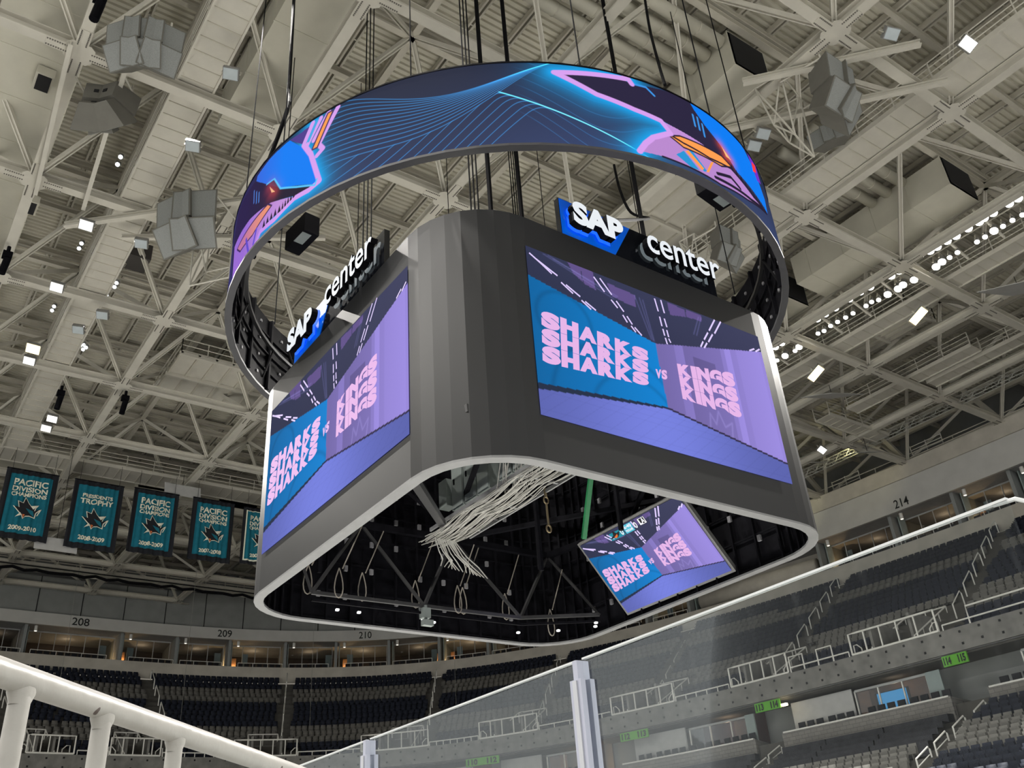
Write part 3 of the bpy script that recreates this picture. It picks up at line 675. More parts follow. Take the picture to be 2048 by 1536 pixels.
# rooftop signs: blue SAP panel and black center panel with stand-off lit letters
whl = emis('sign_letter_face', (.82, .86, .90), 1.0); halo = emis('sign_blue_halo', s2l(20, 90, 235), 1.6); whalo = emis('sign_white_halo', (.5, .6, .65), .25)
def sign(o, U, N, mirror_label):
    o, U, N = Vector(o), Vector(U), Vector(N); Z = Vector((0,0,1.36)); L = U.length
    mb = MB(); mb.obox(o-N*.05, U, -N*.18, Z); sg = mb.build('name_sign', blackg, board); sg['label'] = mirror_label
    mb = MB(); mb.prism([(0.004, .02), (.315, .02), (.47*.93, .98), (0.004, .98)], o-N*.05, U, Z, N*.02)
    bl = mb.build('blue_panel', [mat('sign_blue_panel', s2l(0, 92, 200), .3, emit=s2l(0, 70, 190), es=.38)], sg)
    mb = MB(); put_text(mb, 'SAP', frame_fn(o+U*.03+Z*.19+N*.10, U*.305, Z*.62), 0, N*.22, bold=.055, mside=1)
    le = mb.build('sap_lettering', [whl, blackm], sg)
    mb = MB(); put_text(mb, 'SAP', frame_fn(o+U*.028+Z*.15+N*.03, U*.312, Z*.66), bold=.075); mb.build('letter_halo', halo, le)
    mb = MB(); put_text(mb, 'center', frame_fn(o+U*.485+Z*.27+N*.10, U*.50, Z*.60), 0, N*.22, bold=.012, mside=1)
    le = mb.build('center_lettering', [whl, blackm], sg)
    mb = MB(); put_text(mb, 'center', frame_fn(o+U*.483+Z*.24+N*.0, U*.50, Z*.60), bold=.018); mb.build('letter_halo', whalo, le)
    mb = MB()
    for k in range(5): mb.beam(o+U*(.1+.2*k)-N*.3, o+U*(.1+.2*k)-N*.3+Z, .06, .06)
    mb.build('sign_frame', blackm, sg)
sign((13.68, BY0+.02, BZ1+.02), (6.25, 0, 0), (0, -1, 0), 'lit sign on the top edge above the right screen')
sign((BX0+.02, 25.3, BZ1+.02), (0, -6.35, 0), (-1, 0, 0), 'lit sign on the top edge above the left screen')
sign((2*CX-13.68, BY1-.02, BZ1+.02), (-6.25, 0, 0), (0, 1, 0), 'sign on the far edge')
# ================================================================ the halo ring display
RW, RH = 1900, 210; ring_r, ring_z0, ring_z1 = 9.75, 17.77, 20.86
def ring_pixels():
    # u: 150..330 degrees repeated twice round the ring
    A0, A1 = 130., 310.
    U, V = np.meshgrid(A0+(np.arange(RW)+.5)/RW*(A1-A0), (np.arange(RH)+.5)/RH)
    X = (U-A0)/(A1-A0)*(math.pi*ring_r/3.09)   # same unit as V
    def mx(p): return [((a-A0)/(A1-A0)*(math.pi*ring_r/3.09), b) for a, b in p]
    img = L_(50, 62, 98)*(1.15-.70*V[..., None])
    k = np.exp(-((U-222)/16)**2)[..., None]; img = img*(1-.4*k)+L_(48, 48, 56)*.4*k
    lc = L_(50, 150, 225)
    x0 = mx([(200, 0)])[0][0]; x1 = mx([(250, 0)])[0][0]; S = (X-x0)/(x1-x0)
    def smooth(t): t = np.clip(t, 0, 1); return t*t*(3-2*t)
    win = smooth((S+.02)/.12)*smooth((1.32-S)/.25)
    for q in range(13):     # lines that dip and gather on a rising diagonal
        h = 1.06-.062*q-.34*S; dg = .24+(S-.25)*1.25; w_ = smooth((S-.10-.010*q)/.66); c = h*(1-w_)+dg*w_
        img += ((.62*np.exp(-((V-c)/.0050)**2)*win)[..., None])*lc
    low = (1.06-.062*12-.34*S)*(1-smooth((S-.22)/.66))+(.24+(S-.25)*1.25)*smooth((S-.22)/.66)
    under = np.maximum(smooth((low-V)/.03+.5), smooth((S-.44-.42*V)/.05))
    for q in range(17):     # lines that swell up and gather on a falling diagonal
        u_ = -1.15+.115*q+1.75*S-.25*np.sin(S*5); dn = 1.52-1.30*S; k_ = .16; hh = np.clip(.5+.5*(dn-u_)/k_, 0, 1); c = dn*(1-hh)+u_*hh-k_*hh*(1-hh)
        img += ((.62*np.exp(-((V-c)/.0050)**2)*win*under)[..., None])*lc
    for q in range(0):      # pale cluster low on the left
        c = .44-.05*q*smooth(1-S/.5)-.55*S; img += ((.40*np.exp(-((V-c)/.0050)**2)*win*smooth((.55-S)/.1))[..., None])*lc
    for q in range(8):      # last dips on the right
        c = .52+.10*q-.9*smooth((S-.62)/.5)*(1-.08*q)+.38*smooth((S-.95)/.4); img += ((.28*np.exp(-((V-c)/.0050)**2)*smooth((S-.72)/.1)*smooth((1.4-S)/.3))[..., None])*lc
    def glow(pts, w, col, amt):
        x, y = zip(*mx(pts)); xa, xb = min(x)-w*4, max(x)+w*4; cs = np.where((X[0] > xa) & (X[0] < xb))[0]
        if len(cs) == 0: return
        a, b = cs[0], cs[-1]+1; d = seg_dist(X[:, a:b], V[:, a:b], mx(pts)); g = (np.exp(-(d/w)**1.5)*amt)[..., None]
        img[:, a:b] = img[:, a:b]*(1-g)+col*g
    def stroke(pts, w, col):
        x, y = zip(*mx(pts)); cs = np.where((X[0] > min(x)-w*3) & (X[0] < max(x)+w*3))[0]
        if len(cs) == 0: return
        a, b = cs[0], cs[-1]+1; d = seg_dist(X[:, a:b], V[:, a:b], mx(pts)); g = np.clip((w-d)/.008+.5, 0, 1)[..., None]
        img[:, a:b] = img[:, a:b]*(1-g)+col*g
    def fp(pts, col, al=1.): fill_poly(img, RW, RH, pts, col, al, A0, A1, 0, 1)
    cy, pk, og, nv, bl, dk = L_(20, 170, 245), L_(216, 160, 240), L_(255, 160, 80), L_(40, 34, 62), L_(0, 125, 245), L_(34, 26, 48)
    R = RING
    glow(R['r_pinkline'], .22, cy*.55, .7); glow(R['r_pinkline'], .10, cy, 1.); glow(R['l_pinkline'], .20, cy*.5, .7); glow(R['l_pinkline'], .09, cy, 1.)
    fp(R['r_body'], nv); fp(R['r_pink2'], pk*.72); fp(R['r_pink1'], pk*.8); fp(R['r_blue'], bl)
    for kx in ('r_bl2', 'r_bl3'): fp(R[kx], L_(40, 150, 215))
    fp(R['r_or'], og); fp(R['r_or2'], og); fp(R['r_or3'], og)
    fp(R['r_pur'], L_(110, 50, 200)); fp(R['r_red'], L_(250, 60, 60))
    glow(R['r_eye'], .06, L_(240, 90, 70), .6); fp(R['r_eye'], L_(255, 190, 130))
    for l in R['r_gl'][:4]: stroke(l, .012, L_(60, 150, 235))
    for l in R['r_gl'][4:]: stroke(l, .02, dk)
    stroke(R['r_pink2'], .012, dk); stroke(R['r_or']+R['r_or'][:1], .010, dk); stroke(R['r_pinkline'], .030, pk)
    fp(R['l_blue'], bl); fp(R['l_pur'], L_(78, 60, 140)); fp(R['l_head'], dk); fp(R['l_pz'], pk*.8); fp(R['l_od'], og)
    for l in R['l_pk']: stroke(l, .028, pk)
    fp(R['l_or'], og); fp(R['l_bl'], L_(70, 170, 230)); stroke(R['l_or']+R['l_or'][:1], .010, L_(70, 50, 100))
    glow(R['l_eye'], .07, L_(200, 70, 60), .5); fp(R['l_eye'], L_(255, 190, 120)); stroke(R['l_od']+R['l_od'][:1], .010, L_(60, 40, 80))
    for l in R['l_gl'][:3]: stroke(l, .010, L_(70, 150, 225))
    for l in R['l_gl'][3:]: stroke(l, .02, L_(110, 90, 220))
    stroke(R['l_pinkline'], .030, pk); stroke(R['l_blue'][3:9], .010, L_(90, 200, 255))
    # saw teeth along both jaws
    for key, n0, n1, sg in (('r_pink2', 6, 8, 1), ('l_pz', 1, 3, 1)):
        P = R[key][n0:n1+1]
        for i in range(len(P)-1):
            for t in range(5):
                a = (P[i][0]+(P[i+1][0]-P[i][0])*t/5, P[i][1]+(P[i+1][1]-P[i][1])*t/5); b = (P[i][0]+(P[i+1][0]-P[i][0])*(t+.8)/5, P[i][1]+(P[i+1][1]-P[i][1])*(t+.8)/5)
                fp([a, b, ((a[0]+b[0])/2, (a[1]+b[1])/2+.09)], dk)
    # hue drifts to violet round the far end
    m = np.clip((192-U)/14, 0, 1)[..., None]; img[:] = img*(1-m*.55)+L_(100, 50, 215)*m*.55*(img.sum(-1, keepdims=True)*.5+.1)
    return np.clip(img, 0, 1), A0
RPIX, RA0 = ring_pixels()
ringo = thing('halo_ring_display', 'round halo display with shark graphics hanging above the square scoreboard', 'ring display', (CX, CY, ring_z0))
for h in (0, 1):
    pixel_grid('led_band', lambda u, v, h=h: (CX+ring_r*math.cos(math.radians(RA0+180*(u+h))), CY+ring_r*math.sin(math.radians(RA0+180*(u+h))), ring_z0+v*(ring_z1-ring_z0)), RPIX if h == 0 else RPIX[::5, ::5], ringo)
def ringseg(mb, r0, r1, z0, z1, a0, a1, mi=0, n=1):
    for i in range(n):
        t0, t1 = math.radians(a0+(a1-a0)*i/n), math.radians(a0+(a1-a0)*(i+1)/n)
        P = [(CX+r*math.cos(t), CY+r*math.sin(t)) for r, t in ((r0, t0), (r1, t0), (r1, t1), (r0, t1))]
        mb.hexa([(x, y, z0) for x, y in P]+[(x, y, z1) for x, y in P], mi)
mb = MB(); ringseg(mb, ring_r-.20, ring_r+.03, ring_z0-.09, ring_z0-.01, 0, 360, n=72); mb.build('lower_rim', mat('ring_rim', (.055, .055, .06), .4), ringo)
mb = MB(); ringseg(mb, ring_r-.10, ring_r+.03, ring_z1, ring_z1+.05, 0, 360, n=72); mb.build('upper_rim', blackm, ringo)
for k in range(36):
    a = k*10; mb = MB(); ringseg(mb, ring_r-.16, ring_r-.04, ring_z0, ring_z1, a+.25, a+9.75, n=2)
    ringseg(mb, ring_r-.30, ring_r-.16, ring_z0+.02, ring_z1, a-.25, a+.45, n=1)
    for zz in (.75, 1.5, 2.25): ringseg(mb, ring_r-.24, ring_r-.16, ring_z0+zz, ring_z0+zz+.06, a, a+10, n=2)
    for zz in (.35, 1.1, 1.85, 2.6): ringseg(mb, ring_r-.22, ring_r-.16, ring_z0+zz, ring_z0+zz+.10, a+4.6, a+5.2, 1)
    mb.build('rear_panel', [blackm, mat('receiver_box', (.16, .16, .17), .5)], ringo)
mb = MB(); ringseg(mb, ring_r-.62, ring_r-.50, ring_z0+1.45, ring_z0+1.57, 0, 360, n=72); mb.build('inner_pipe_rail', mat('ring_pipe', (.02, .02, .022), .3, metal=.5), ringo)
for k in range(36):
    t = math.radians(k*10+2); d = Vector((math.cos(t), math.sin(t), 0)); c = Vector((CX, CY, 0))
    mb = MB(); mb.beam(c+d*(ring_r-.56)+Vector((0,0,ring_z0+1.5)), c+d*(ring_r-.2)+Vector((0,0,ring_z0+(.4 if k % 2 else 2.5))), .06, .06)
    mb.build('rail_bracket', rigm, ringo)
# line-array subwoofers clipped inside the ring
for px, py in ((590, 462), (1440, 372)):
    p = onz(px, py, 18.6); mb = MB(); d = (Vector((CX, CY, 0))-Vector((p.x, p.y, 0))).normalized(); s_ = Vector((-d.y, d.x, 0))
    mb.obox(p-s_*.6-Vector((0,0,.35)), s_*1.2, d*.5, (0,0,.7)); mb.obox(p-s_*.5-Vector((0,0,.36)), s_*.55, d*.3, (0,0,.02), 1)
    mb.build('projector_box', [blackm, galv], ringo)
# hoist rods and cables up to the roof, each its own object
def hang(name, p, q, r, label, cat, grp, m=rigm):
    o = MB().tube([p, q], r, 6).build(name, m); tag(o, label, cat, grp); return o
for i, (x_, side_) in enumerate(((16.4, 'left'), (17.9, 'right'))):
    hang('hoist_rod', (x_, CY, 12.4), (x_, CY, 38.9), .10, 'thick black hoist rod above the scoreboard, the %s of the pair' % side_, 'hoist rod', None)
gp = 'thin steel suspension cables of the scoreboard'
for k in range(4):
    for s_ in (-.25, 0, .25):
        a, b = ((13.0, 18.4), (20.6, 18.4), (20.6, 25.9), (13.0, 25.9))[k]
        hang('suspension_cable', (a+s_, b+s_*.6, 15.9), (a+s_, b+s_*.6, 39.0), .028, 'thin dark suspension cable running from the scoreboard top up to the roof', 'cable', gp)
for k in range(12):
    t = math.radians(k*30+9); hang('ring_cable', (CX+9.5*math.cos(t), CY+9.5*math.sin(t), ring_z1), (CX+9.5*math.cos(t), CY+9.5*math.sin(t), 39.0), .022, 'thin dark suspension cable running from the halo ring up to the roof', 'cable', 'thin steel suspension cables of the ring')
def loose(name, pts, r, label, m=rigm):
    P = [Vector(p) for p in pts]; out = []
    for i in range(len(P)-1):
        p0, p1, p2, p3 = P[max(i-1, 0)], P[i], P[i+1], P[min(i+2, len(P)-1)]
        for k in range(6):
            t = k/6; out.append(.5*((2*p1)+(-p0+p2)*t+(2*p0-5*p1+4*p2-p3)*t*t+(-p0+3*p1-3*p2+p3)*t**3))
    o = MB().tube(out+[P[-1]], r, 6).build(name, m); return tag(o, label, 'cable')
rt = math.radians(205)
loose('power_cable', [onz(588, -5, 33), onz(583, 90, 29), onz(577, 180, 26), onz(568, 240, 23), Vector((CX-9.7*.93, CY+9.5*.37, ring_z1+.1))], .07, 'thick black power cable dropping onto the left part of the halo ring')
loose('power_cable', [onz(1290, 0, 33), onz(1300, 60, 30), onz(1318, 130, 26), onz(1330, 170, 23.5)], .06, 'thick black power cable dropping behind the right part of the halo ring')
loose('power_cable', [onz(1228, 330, 29), onz(1240, 380, 27), onz(1262, 425, 25), onz(1298, 437, 24), (15.8, 15.5, 18.05)], .06, 'black cable sagging down to the sign between its two words')
# ================================================================ catwalks under the roof
def catwalk(name, label, p, q, w, z, rail=True, rib=.88, h=.30, sides=(1, 1), lowrail=False):
    """walkway from p to q (centre line, x/y), soffit made of ribbed pans"""
    k_ = (z+.72)/z; p, q = Vector((*p, z))*k_, Vector((*q, z))*k_; d = (q-p).normalized(); s = Vector((-d.y, d.x, 0)); L = (q-p).length
    t = thing(name, label, 'catwalk', p.lerp(q, .5)); mb = MB()
    mb.obox(p-s*(w/2-.1), d*L, s*(w-.2), (0,0,.04))
    n = int(L/rib)
    for k in range(n): mb.obox(p-s*(w/2-.1)+d*(k*rib)-Vector((0,0,.045)), d*.05, s*(w-.2), (0,0,.05), 1)
    mb.build('soffit_pan', [steel, steel2], t)
    for sg in (-1, 1): MB().obox(p+s*(sg*(w/2)-(.1 if sg > 0 else 0))-Vector((0,0,.1)), d*L, s*.1, (0,0,h)).build('edge_channel', steel, t)
    if rail:
        for sg in (-1, 1):
            if not sides[(sg+1)//2]: continue
            mb = MB(); o = p+s*(sg*w/2)
            for hh in (.45, .8, 1.15): mb.tube([o+Vector((0,0,hh)), o+d*L+Vector((0,0,hh))], .035, 6)
            k = 0.
            while k < L: mb.beam(o+d*k, o+d*k+Vector((0,0,1.15)), .06, .06); k += 2.2
            mb.build('guard_rail', steel, t)
    return t
catwalk('lighting_catwalk', 'long pale catwalk with ribbed underside crossing the left part of the roof', (6.92, 12), (6.92, 73), 1.75, 33.62)
catwalk('lighting_catwalk', 'pale ribbed catwalk right of the halo ring, above the row of glaring lamps', (37.7, 4), (37.7, 50), 2.5, 33.62)
catwalk('lighting_catwalk', 'pale catwalk carrying the double row of glaring lamps on the right', (53.2, 8), (53.2, 66), 1.6, 33.62, sides=(1, 1))
catwalk('lighting_catwalk', 'pale cross catwalk with tubular rails just above the hanging banners', (4.5, 74.3), (48, 74.3), 2.5, 33.62)
catwalk('lighting_catwalk', 'pale cross catwalk low in front of the far end wall, below the banners', (-6, 99.6), (48, 99.6), 2.2, 33.4)
catwalk('lighting_catwalk', 'short pale catwalk in the roof corner right of the scoreboard', (62.5, 26), (62.5, 37), 1.5, 33.7)
catwalk('lighting_catwalk', 'pale catwalk with slotted underside beside the big white hanging panel', (60.5, 38.5), (68.5, 38.5), 1.5, 33.3)
catwalk('lighting_catwalk', 'pale catwalk stub at the right picture edge over the side wall', (64.5, 22), (64.5, 31), 1.4, 33.7)
# maintenance platform (left, behind the ring) and ribbed soffit platform (behind the SAP center sign)
def platform(name, label, x0, x1, y0, y1, z, rail):
    t = thing(name, label, 'platform', ((x0+x1)/2, (y0+y1)/2, z)); mb = MB(); mb.box((x0, y0, z), (x1, y1, z+.08))
    mb.build('soffit_sheet', steel, t)
    k = x0
    while k < x1: MB().box((k, y0, z-.16), (k+.14, y1, z)).build('rib', steel2, t); k += (x1-x0)/6
    for yy in (y0, (y0+y1)/2, y1-.2): MB().box((x0-.1, yy, z-.3), (x1+.1, yy+.2, z-.02)).build('cross_beam', steel, t)
    if rail:
        mb = MB(); P = [(x0, y1), (x0, y0), (x1, y0), (x1, y1)]
        for a, b in zip(P[:-1], P[1:]):
            for hh in (.5, 1.0): mb.tube([(*a, z+hh), (*b, z+hh)], .04, 6)
            for i in range(5):
                c = Vector((*a, z)).lerp(Vector((*b, z)), i/4); mb.beam(c, c+Vector((0,0,1)), .06, .06)
        mb.build('guard_rail', steel, t)
    return t
platform('rigging_platform', 'pale ribbed platform with guard rails hung under the roof left of the ring', 14.4, 21.8, 57.2, 63.6, 36, True)
platform('rigging_platform', 'pale coffered platform seen through the ring behind the center sign', 32.5, 41.2, 25.0, 34.5, 36.8, False)
platform('rigging_platform', 'pale slotted platform near the lamps at the right of the roof', 56.5, 60.0, 27.0, 34.0, 36.0, True)
# ---------------------------------------------------------------- ducts
def boxduct(label, a, b, seam, axis=1, open_end=None, name='air_duct'):
    (x0, y0, z0), (x1, y1, z1) = a, b; t = thing(name, label, 'air duct', ((x0+x1)/2, (y0+y1)/2, z0))
    MB().box(a, b).build('duct_body', ductm, t)
    k = (y0, x0)[1-axis]; e = (y1, x1)[1-axis]
    while k < e:
        mb = MB(); g = .04
        mb.box((x0-g, k, z0-g), (x1+g, k+.07, z1+g)) if axis else mb.box((k, y0-g, z0-g), (k+.07, y1+g, z1+g)); mb.build('seam_flange', ductm, t); k += seam
    if open_end == 'y0': MB().box((x0+.1, y0-.06, z0+.1), (x1-.1, y0-.02, z1-.1)).build('open_end', darkst, t)
    return t
boxduct('huge pale air duct at the left picture edge', (-1.2, 26, 36.2), (2.6, 52, 38.6), 3.2)
boxduct('pale boxy duct above the left rim of the halo ring', (9.2, 24.5, 36.2), (12.0, 35.5, 38.2), 3.5)
boxduct('pale boxy duct with dark open end right above the halo ring', (29.5, 18.4, 36.2), (32.2, 26.5, 38.6), 2.6, open_end='y0')
boxduct('pale boxy duct with dark open end above the glaring lamps', (47.5, 17.8, 36.2), (50.6, 29.5, 38.4), 2.6, open_end='y0')
boxduct('short pale duct box with dark mouth just right of the ring', (46.8, 30.6, 35.9), (50.0, 36.2, 38.0), 3, open_end='y0')
boxduct('pale duct running across the far end above the banners', (6, 80, 35.6), (44, 81.6, 37.4), 4, axis=0)
boxduct('low pale duct box at the far end, left of the lone one', (17.5, 78, 34.4), (20.6, 79.4, 35.5), 9)
boxduct('lone small pale duct box at the far end behind the scoreboard edge', (25.0, 79, 34.4), (28.6, 80.4, 35.5), 9)
def pipe(label, pts, r):
    t = thing('round_duct', label, 'air duct', pts[0]); MB().tube(pts, r, 14).build('duct_body', ductm, t, smooth=True)
    a, b = Vector(pts[0]), Vector(pts[-1]); n = max(2, int((b-a).length/1.6))
    for k in range(1, n):
        c = a.lerp(b, k/n) if len(pts) == 2 else Vector(pts[min(k, len(pts)-1)]); d = (b-a).normalized(); MB().tube([c-d*.03, c+d*.03], r+.03, 14).build('clamp_band', steel2, t)
    return t
for k in range(4): pipe('round white duct above the ring feeding the dark-ended box, %s of four' % ('nearest', 'second nearest', 'third nearest', 'farthest')[k], [(17.5, 18.9+k*.98, 38.2), (29.4, 18.9+k*.98, 38.2)], .36)
for k in range(3): pipe('round white duct feeding the box above the lamps, %s of three' % ('uppermost', 'middle', 'lowest')[k], [(38.5, 20.4+k*1.1, 38.2), (47.35, 20.4+k*1.1, 38.2)], .34)
pipe('long round conduit along the right chord beams', [(58.6, 10, 34.6), (58.6, 62, 34.6)], .16)
pipe('long round conduit under the outer right beams', [(67.9, 14, 34.6), (67.9, 60, 34.6)], .16)
# ---------------------------------------------------------------- speakers
def cluster(label, c, az, rows, cols, size=1.0, cage=None, back=False):
    c = Vector(c); t = thing('speaker_cluster', label, 'speakers', c); f0 = math.atan2(az[1], az[0])
    for r in range(rows):
        tilt = math.radians((8, 38, 62)[r]); zc = -(0, .86, 1.5)[r]*size; back_ = (0, .18, .65)[r]*size
        for k in range(cols):
            a = f0+math.radians((k-(cols-1)/2)*27); R = 1.35*size
            d = Vector((math.cos(a), math.sin(a), 0)); s = Vector((-d.y, d.x, 0)); n = d*math.cos(tilt)-Vector((0,0,math.sin(tilt))); u = s.cross(n).normalized()*-1
            if u.z < 0: u = -u
            o = c+d*(R-back_)+Vector((0,0,zc)); wd, hh, dp = .60*size, .43*size, .80*size
            f = [o+s*wd*x+u*hh*y for x, y in ((-1,-1),(1,-1),(1,1),(-1,1))]; b = [o-n*dp+s*wd*.55*x+u*hh*.8*y for x, y in ((-1,-1),(1,-1),(1,1),(-1,1))]
            mb = MB(); mb.add(f+b, [(0,1,2,3),(7,6,5,4),(0,4,5,1),(1,5,6,2),(2,6,7,3),(3,7,4,0)]); cb = mb.build('speaker_cabinet', spkm, t)
            g = [o+n*.02+s*wd*.93*x+u*hh*.92*y for x, y in ((-1,-1),(1,-1),(1,1),(-1,1))]; mb = MB(); mb.add(g+[p-n*.02 for p in g], [(0,1,2,3),(0,4,5,1),(1,5,6,2),(2,6,7,3),(3,7,4,0)])
            mb.build('grille', grillm, cb)
            if back: mb = MB(); mb.obox(o-n*(dp+.03)-s*.1-u*.1, s*.2, u*.2, n*.03); mb.build('connector_plate', darkst, cb)
    mb = MB(); d = Vector((math.cos(f0), math.sin(f0), 0)); s = Vector((-d.y, d.x, 0)); top = c+Vector((0,0,.5*size)); Z = Vector((0,0,1))
    for sg in (-.7, .7):
        for fb in (-.1, 1.0):
            p = top+s*sg*size+d*fb*size; mb.tube([p, p+Z*(33.3-p.z if p.z < 33.2 else .4)], .05, 6)
        mb.tube([top+s*sg*size-d*.2*size, top+s*sg*size+d*1.1*size], .05, 6)
    if cage:
        cc = c-d*.15*size
        P = [cc+s*(.6*a)*size-d*b*size+Z*h*size for a, b, h in ((-1,0,.9),(1,0,.9),(-1,.8,.9),(1,.8,.9),(-1,.1,-1.4),(1,.1,-1.4),(-.8,.6,-.6),(.8,.6,-.6))]
        for a, b in ((0,1),(2,3),(0,2),(1,3),(0,4),(1,5),(2,6),(3,7),(4,6),(5,7),(6,7),(4,5),(0,6),(1,7),(2,4),(3,5)): mb.tube([P[a], P[b]], .045, 6)
    mb.build('hanging_frame', steel, t)
    return t
def beamtag(name, label, p, q, w=.28, h=.3):
    return tag(MB().ibeam(p, q, w, h, .04).build(name, steel), label, 'beam')
cluster('large grey speaker cluster at the top edge of the picture, grilles facing down at us', (4.7, 30.2, 32.7), (-.45, -1), 2, 3, 1.35)
cluster('grey speaker cluster seen from behind with black cables, upper left', (2.9, 32.6, 33.0), (.6, .8), 2, 2, 1.5, back=True)
cluster('grey speaker cluster with cage frame left of the halo ring', (10.6, 39.6, 32.3), (-.75, -.65), 2, 2, 1.9, cage=True)
cluster('grey speaker cluster with cage frame upper right of the halo ring', (31.2, 16.6, 32.6), (.25, -1), 2, 2, 1.7, cage=True)
cluster('grey speaker cluster seen inside the halo ring at right', (35.6, 27.2, 32.6), (.2, -1), 2, 2, 1.3, cage=True)
cluster('grey speaker box pair behind the upper right cluster', (37.4, 18.8, 34.6), (-1, -.4), 1, 2, 1.2)
beamtag('hanger_beam', 'sloping pale hanger beam left of the cage-framed left speakers', (4.2, 44.0, 33.5), (14.6, 34.5, 33.5))
beamtag('hanger_beam', 'second pale hanger beam under the left speakers reaching the ring', (7.0, 43.5, 33.5), (16.5, 38.0, 33.5), .24, .26)
beamtag('hanger_beam', 'upper pale hanger beam over the right speaker cluster', (28.4, 17.6, 33.45), (33.8, 11.6, 33.45))
beamtag('hanger_beam', 'lower pale hanger beam over the right speaker cluster', (29.6, 20.6, 33.45), (37.0, 12.2, 33.45))
for k, x_ in enumerate((1.9, 4.2)):
    beamtag('hanger_beam', 'pale hanger beam crossing the back-facing speakers, %s of two' % ('left', 'right')[k], (x_-.2, 31.6, 33.55), (x_+.5, 42.2, 33.55), .2, .24)
for k, (x_, y_) in enumerate(((27.6, 21.5), (28.8, 22.8))):
    pass
# wall speakers / small dark louvre boxes on the left duct
for k, (px, py, nm) in enumerate(((90, 170, 'upper'), (62, 418, 'lower'))):
    p = onz(px, py, 35.6); t = thing('louvre_vent', 'dark louvred vent on the pale duct at left, the %s one' % nm, 'vent', p)
    MB().box((p.x-.5, p.y-.6, 35.66), (p.x+.3, p.y+.6, 36.15)).build('vent_box', ductm, t); MB().box((p.x-.4, p.y-.5, 35.60), (p.x+.2, p.y+.5, 35.66)).build('louvre', darkst, t)
p = onz(262, 519, 36.5); tag(MB().box((p.x-1, p.y-.8, 36.3), (p.x+1, p.y+.8, 37.4)).build('louvre_vent', mat('dark_louvre', (.06, .055, .05), .7)), 'dark louvred box right of the left catwalk, under the roof deck', 'vent')
# ---------------------------------------------------------------- lamps
lens = emis('lamp_lens', (1, .97, .90), 14); lens2 = emis('lamp_lens_small', (.9, .95, 1), 5); lensy = emis('lamp_lens_warm', (1, .80, .35), 9); lensoff = mat('lamp_glass_unlit', (.45, .50, .52), .2)
hous = mat('lamp_housing', (.22, .22, .21), .5)
def lamp_proto(name, r, lensmat, label, grp, square=False):
    t = thing(name, label, 'floodlight', (0, 0, 0), grp, local=True)
    mb = MB()
    if square: mb.box((-r, -r*.8, 0), (r, r*.8, .28))
    else: mb.tube([(0,0,.02), (0,0,.12), (0,0,.30)], r, 12)
    mb.build('lamp_housing', hous, t, local=True)
    mb = MB()
    if square: mb.box((-r*.9, -r*.7, -.03), (r*.9, r*.7, .0))
    else: mb.tube([(0,0,-.02), (0,0,.02)], r*.92, 12)
    mb.build('lens', lensmat, t, local=True)
    mb = MB(); mb.beam((-r-.04, 0, .1), (-r-.04, 0, .55), .05, .05); mb.beam((r+.04, 0, .1), (r+.04, 0, .55), .05, .05); mb.beam((-r-.06, 0, .55), (r+.06, 0, .55), .05, .05)
    mb.build('yoke', steel2, t, local=True)
    return t
def put_lamp(pr, first, p, rx=0, ry=0, rz=0, label=None):
    o = pr if first else copy_tree(pr, (0,0,0)); o.location = Vector(p)+Vector((0,0,E)); o.rotation_euler = (rx, ry, rz)
    if label: o['label'] = label
    return o
def spot(p, tgt, e, ang=88, col=(1, .96, .90), r=.12):
    l = bpy.data.lights.new('floodlight_beam', 'SPOT'); l.energy = e; l.spot_size = math.radians(ang); l.spot_blend = .6; l.color = col; l.shadow_soft_size = r
    o = bpy.data.objects.new('floodlight_beam', l); C.objects.link(o); p = Vector(p)+Vector((0,0,E)); o.location = p
    d = Vector(tgt)-p; o.rotation_euler = d.to_track_quat('-Z', 'Y').to_euler(); return o
up = [(235,645),(275,620),(325,590),(395,545),(450,510),(500,485),(605,430),(645,405),(800,305),(835,285),(885,255),(930,230),(990,192),(1045,160),(1070,140),(1115,115),(1195,68),(1240,42),(25,785),(57,765)]
lo = [(240,718),(270,705),(303,680),(338,660),(378,638),(415,617),(480,580),(508,560),(543,550),(588,523),(640,495),(665,475),(720,450),(830,385),(860,360),(898,338),(937,313),(1035,260),(1075,235),(1120,205),(1165,182),(1212,152),(1262,125),(75,830),(125,805),(35,852),(145,785)]
bigs = {(588,523),(640,495),(665,475),(720,450),(830,385),(860,360),(75,830),(145,785),(1120,205)}
pr = lamp_proto('sport_floodlight', .27, lens, 'glaring round floodlight in the upper lamp row of the right catwalk', 'upper row of glaring floodlights on the right')
for k, (a, b) in enumerate(up):
    q = onz(1540+a*.4, 380+b*.4, 34.3); put_lamp(pr, k == 0, (49.7, q.y*49.7/q.x, 34.3*49.7/q.x), 0, .55, 0)
pr2 = lamp_proto('sport_floodlight', .16, lens, 'bright floodlight in the lower lamp row of the right catwalk', 'lower row of floodlights on the right')
for k, (a, b) in enumerate(lo):
    q = onz(1540+a*.4, 380+b*.4, 34.3); o = put_lamp(pr2, k == 0, (51.3, q.y*51.3/q.x, 34.3*51.3/q.x), 0, .5, 0)
    if (a, b) in bigs: o.scale = (1.6, 1.6, 1.3)
mb = MB()
for x_ in (49.7, 51.3): tag(MB().tube([(x_, 12, 35.0), (x_, 46, 35.0)], .05, 6).build('lamp_bar', steel), 'pale tube carrying the %s row of lamps' % ('upper' if x_ < 50 else 'lower'), 'lamp bar')
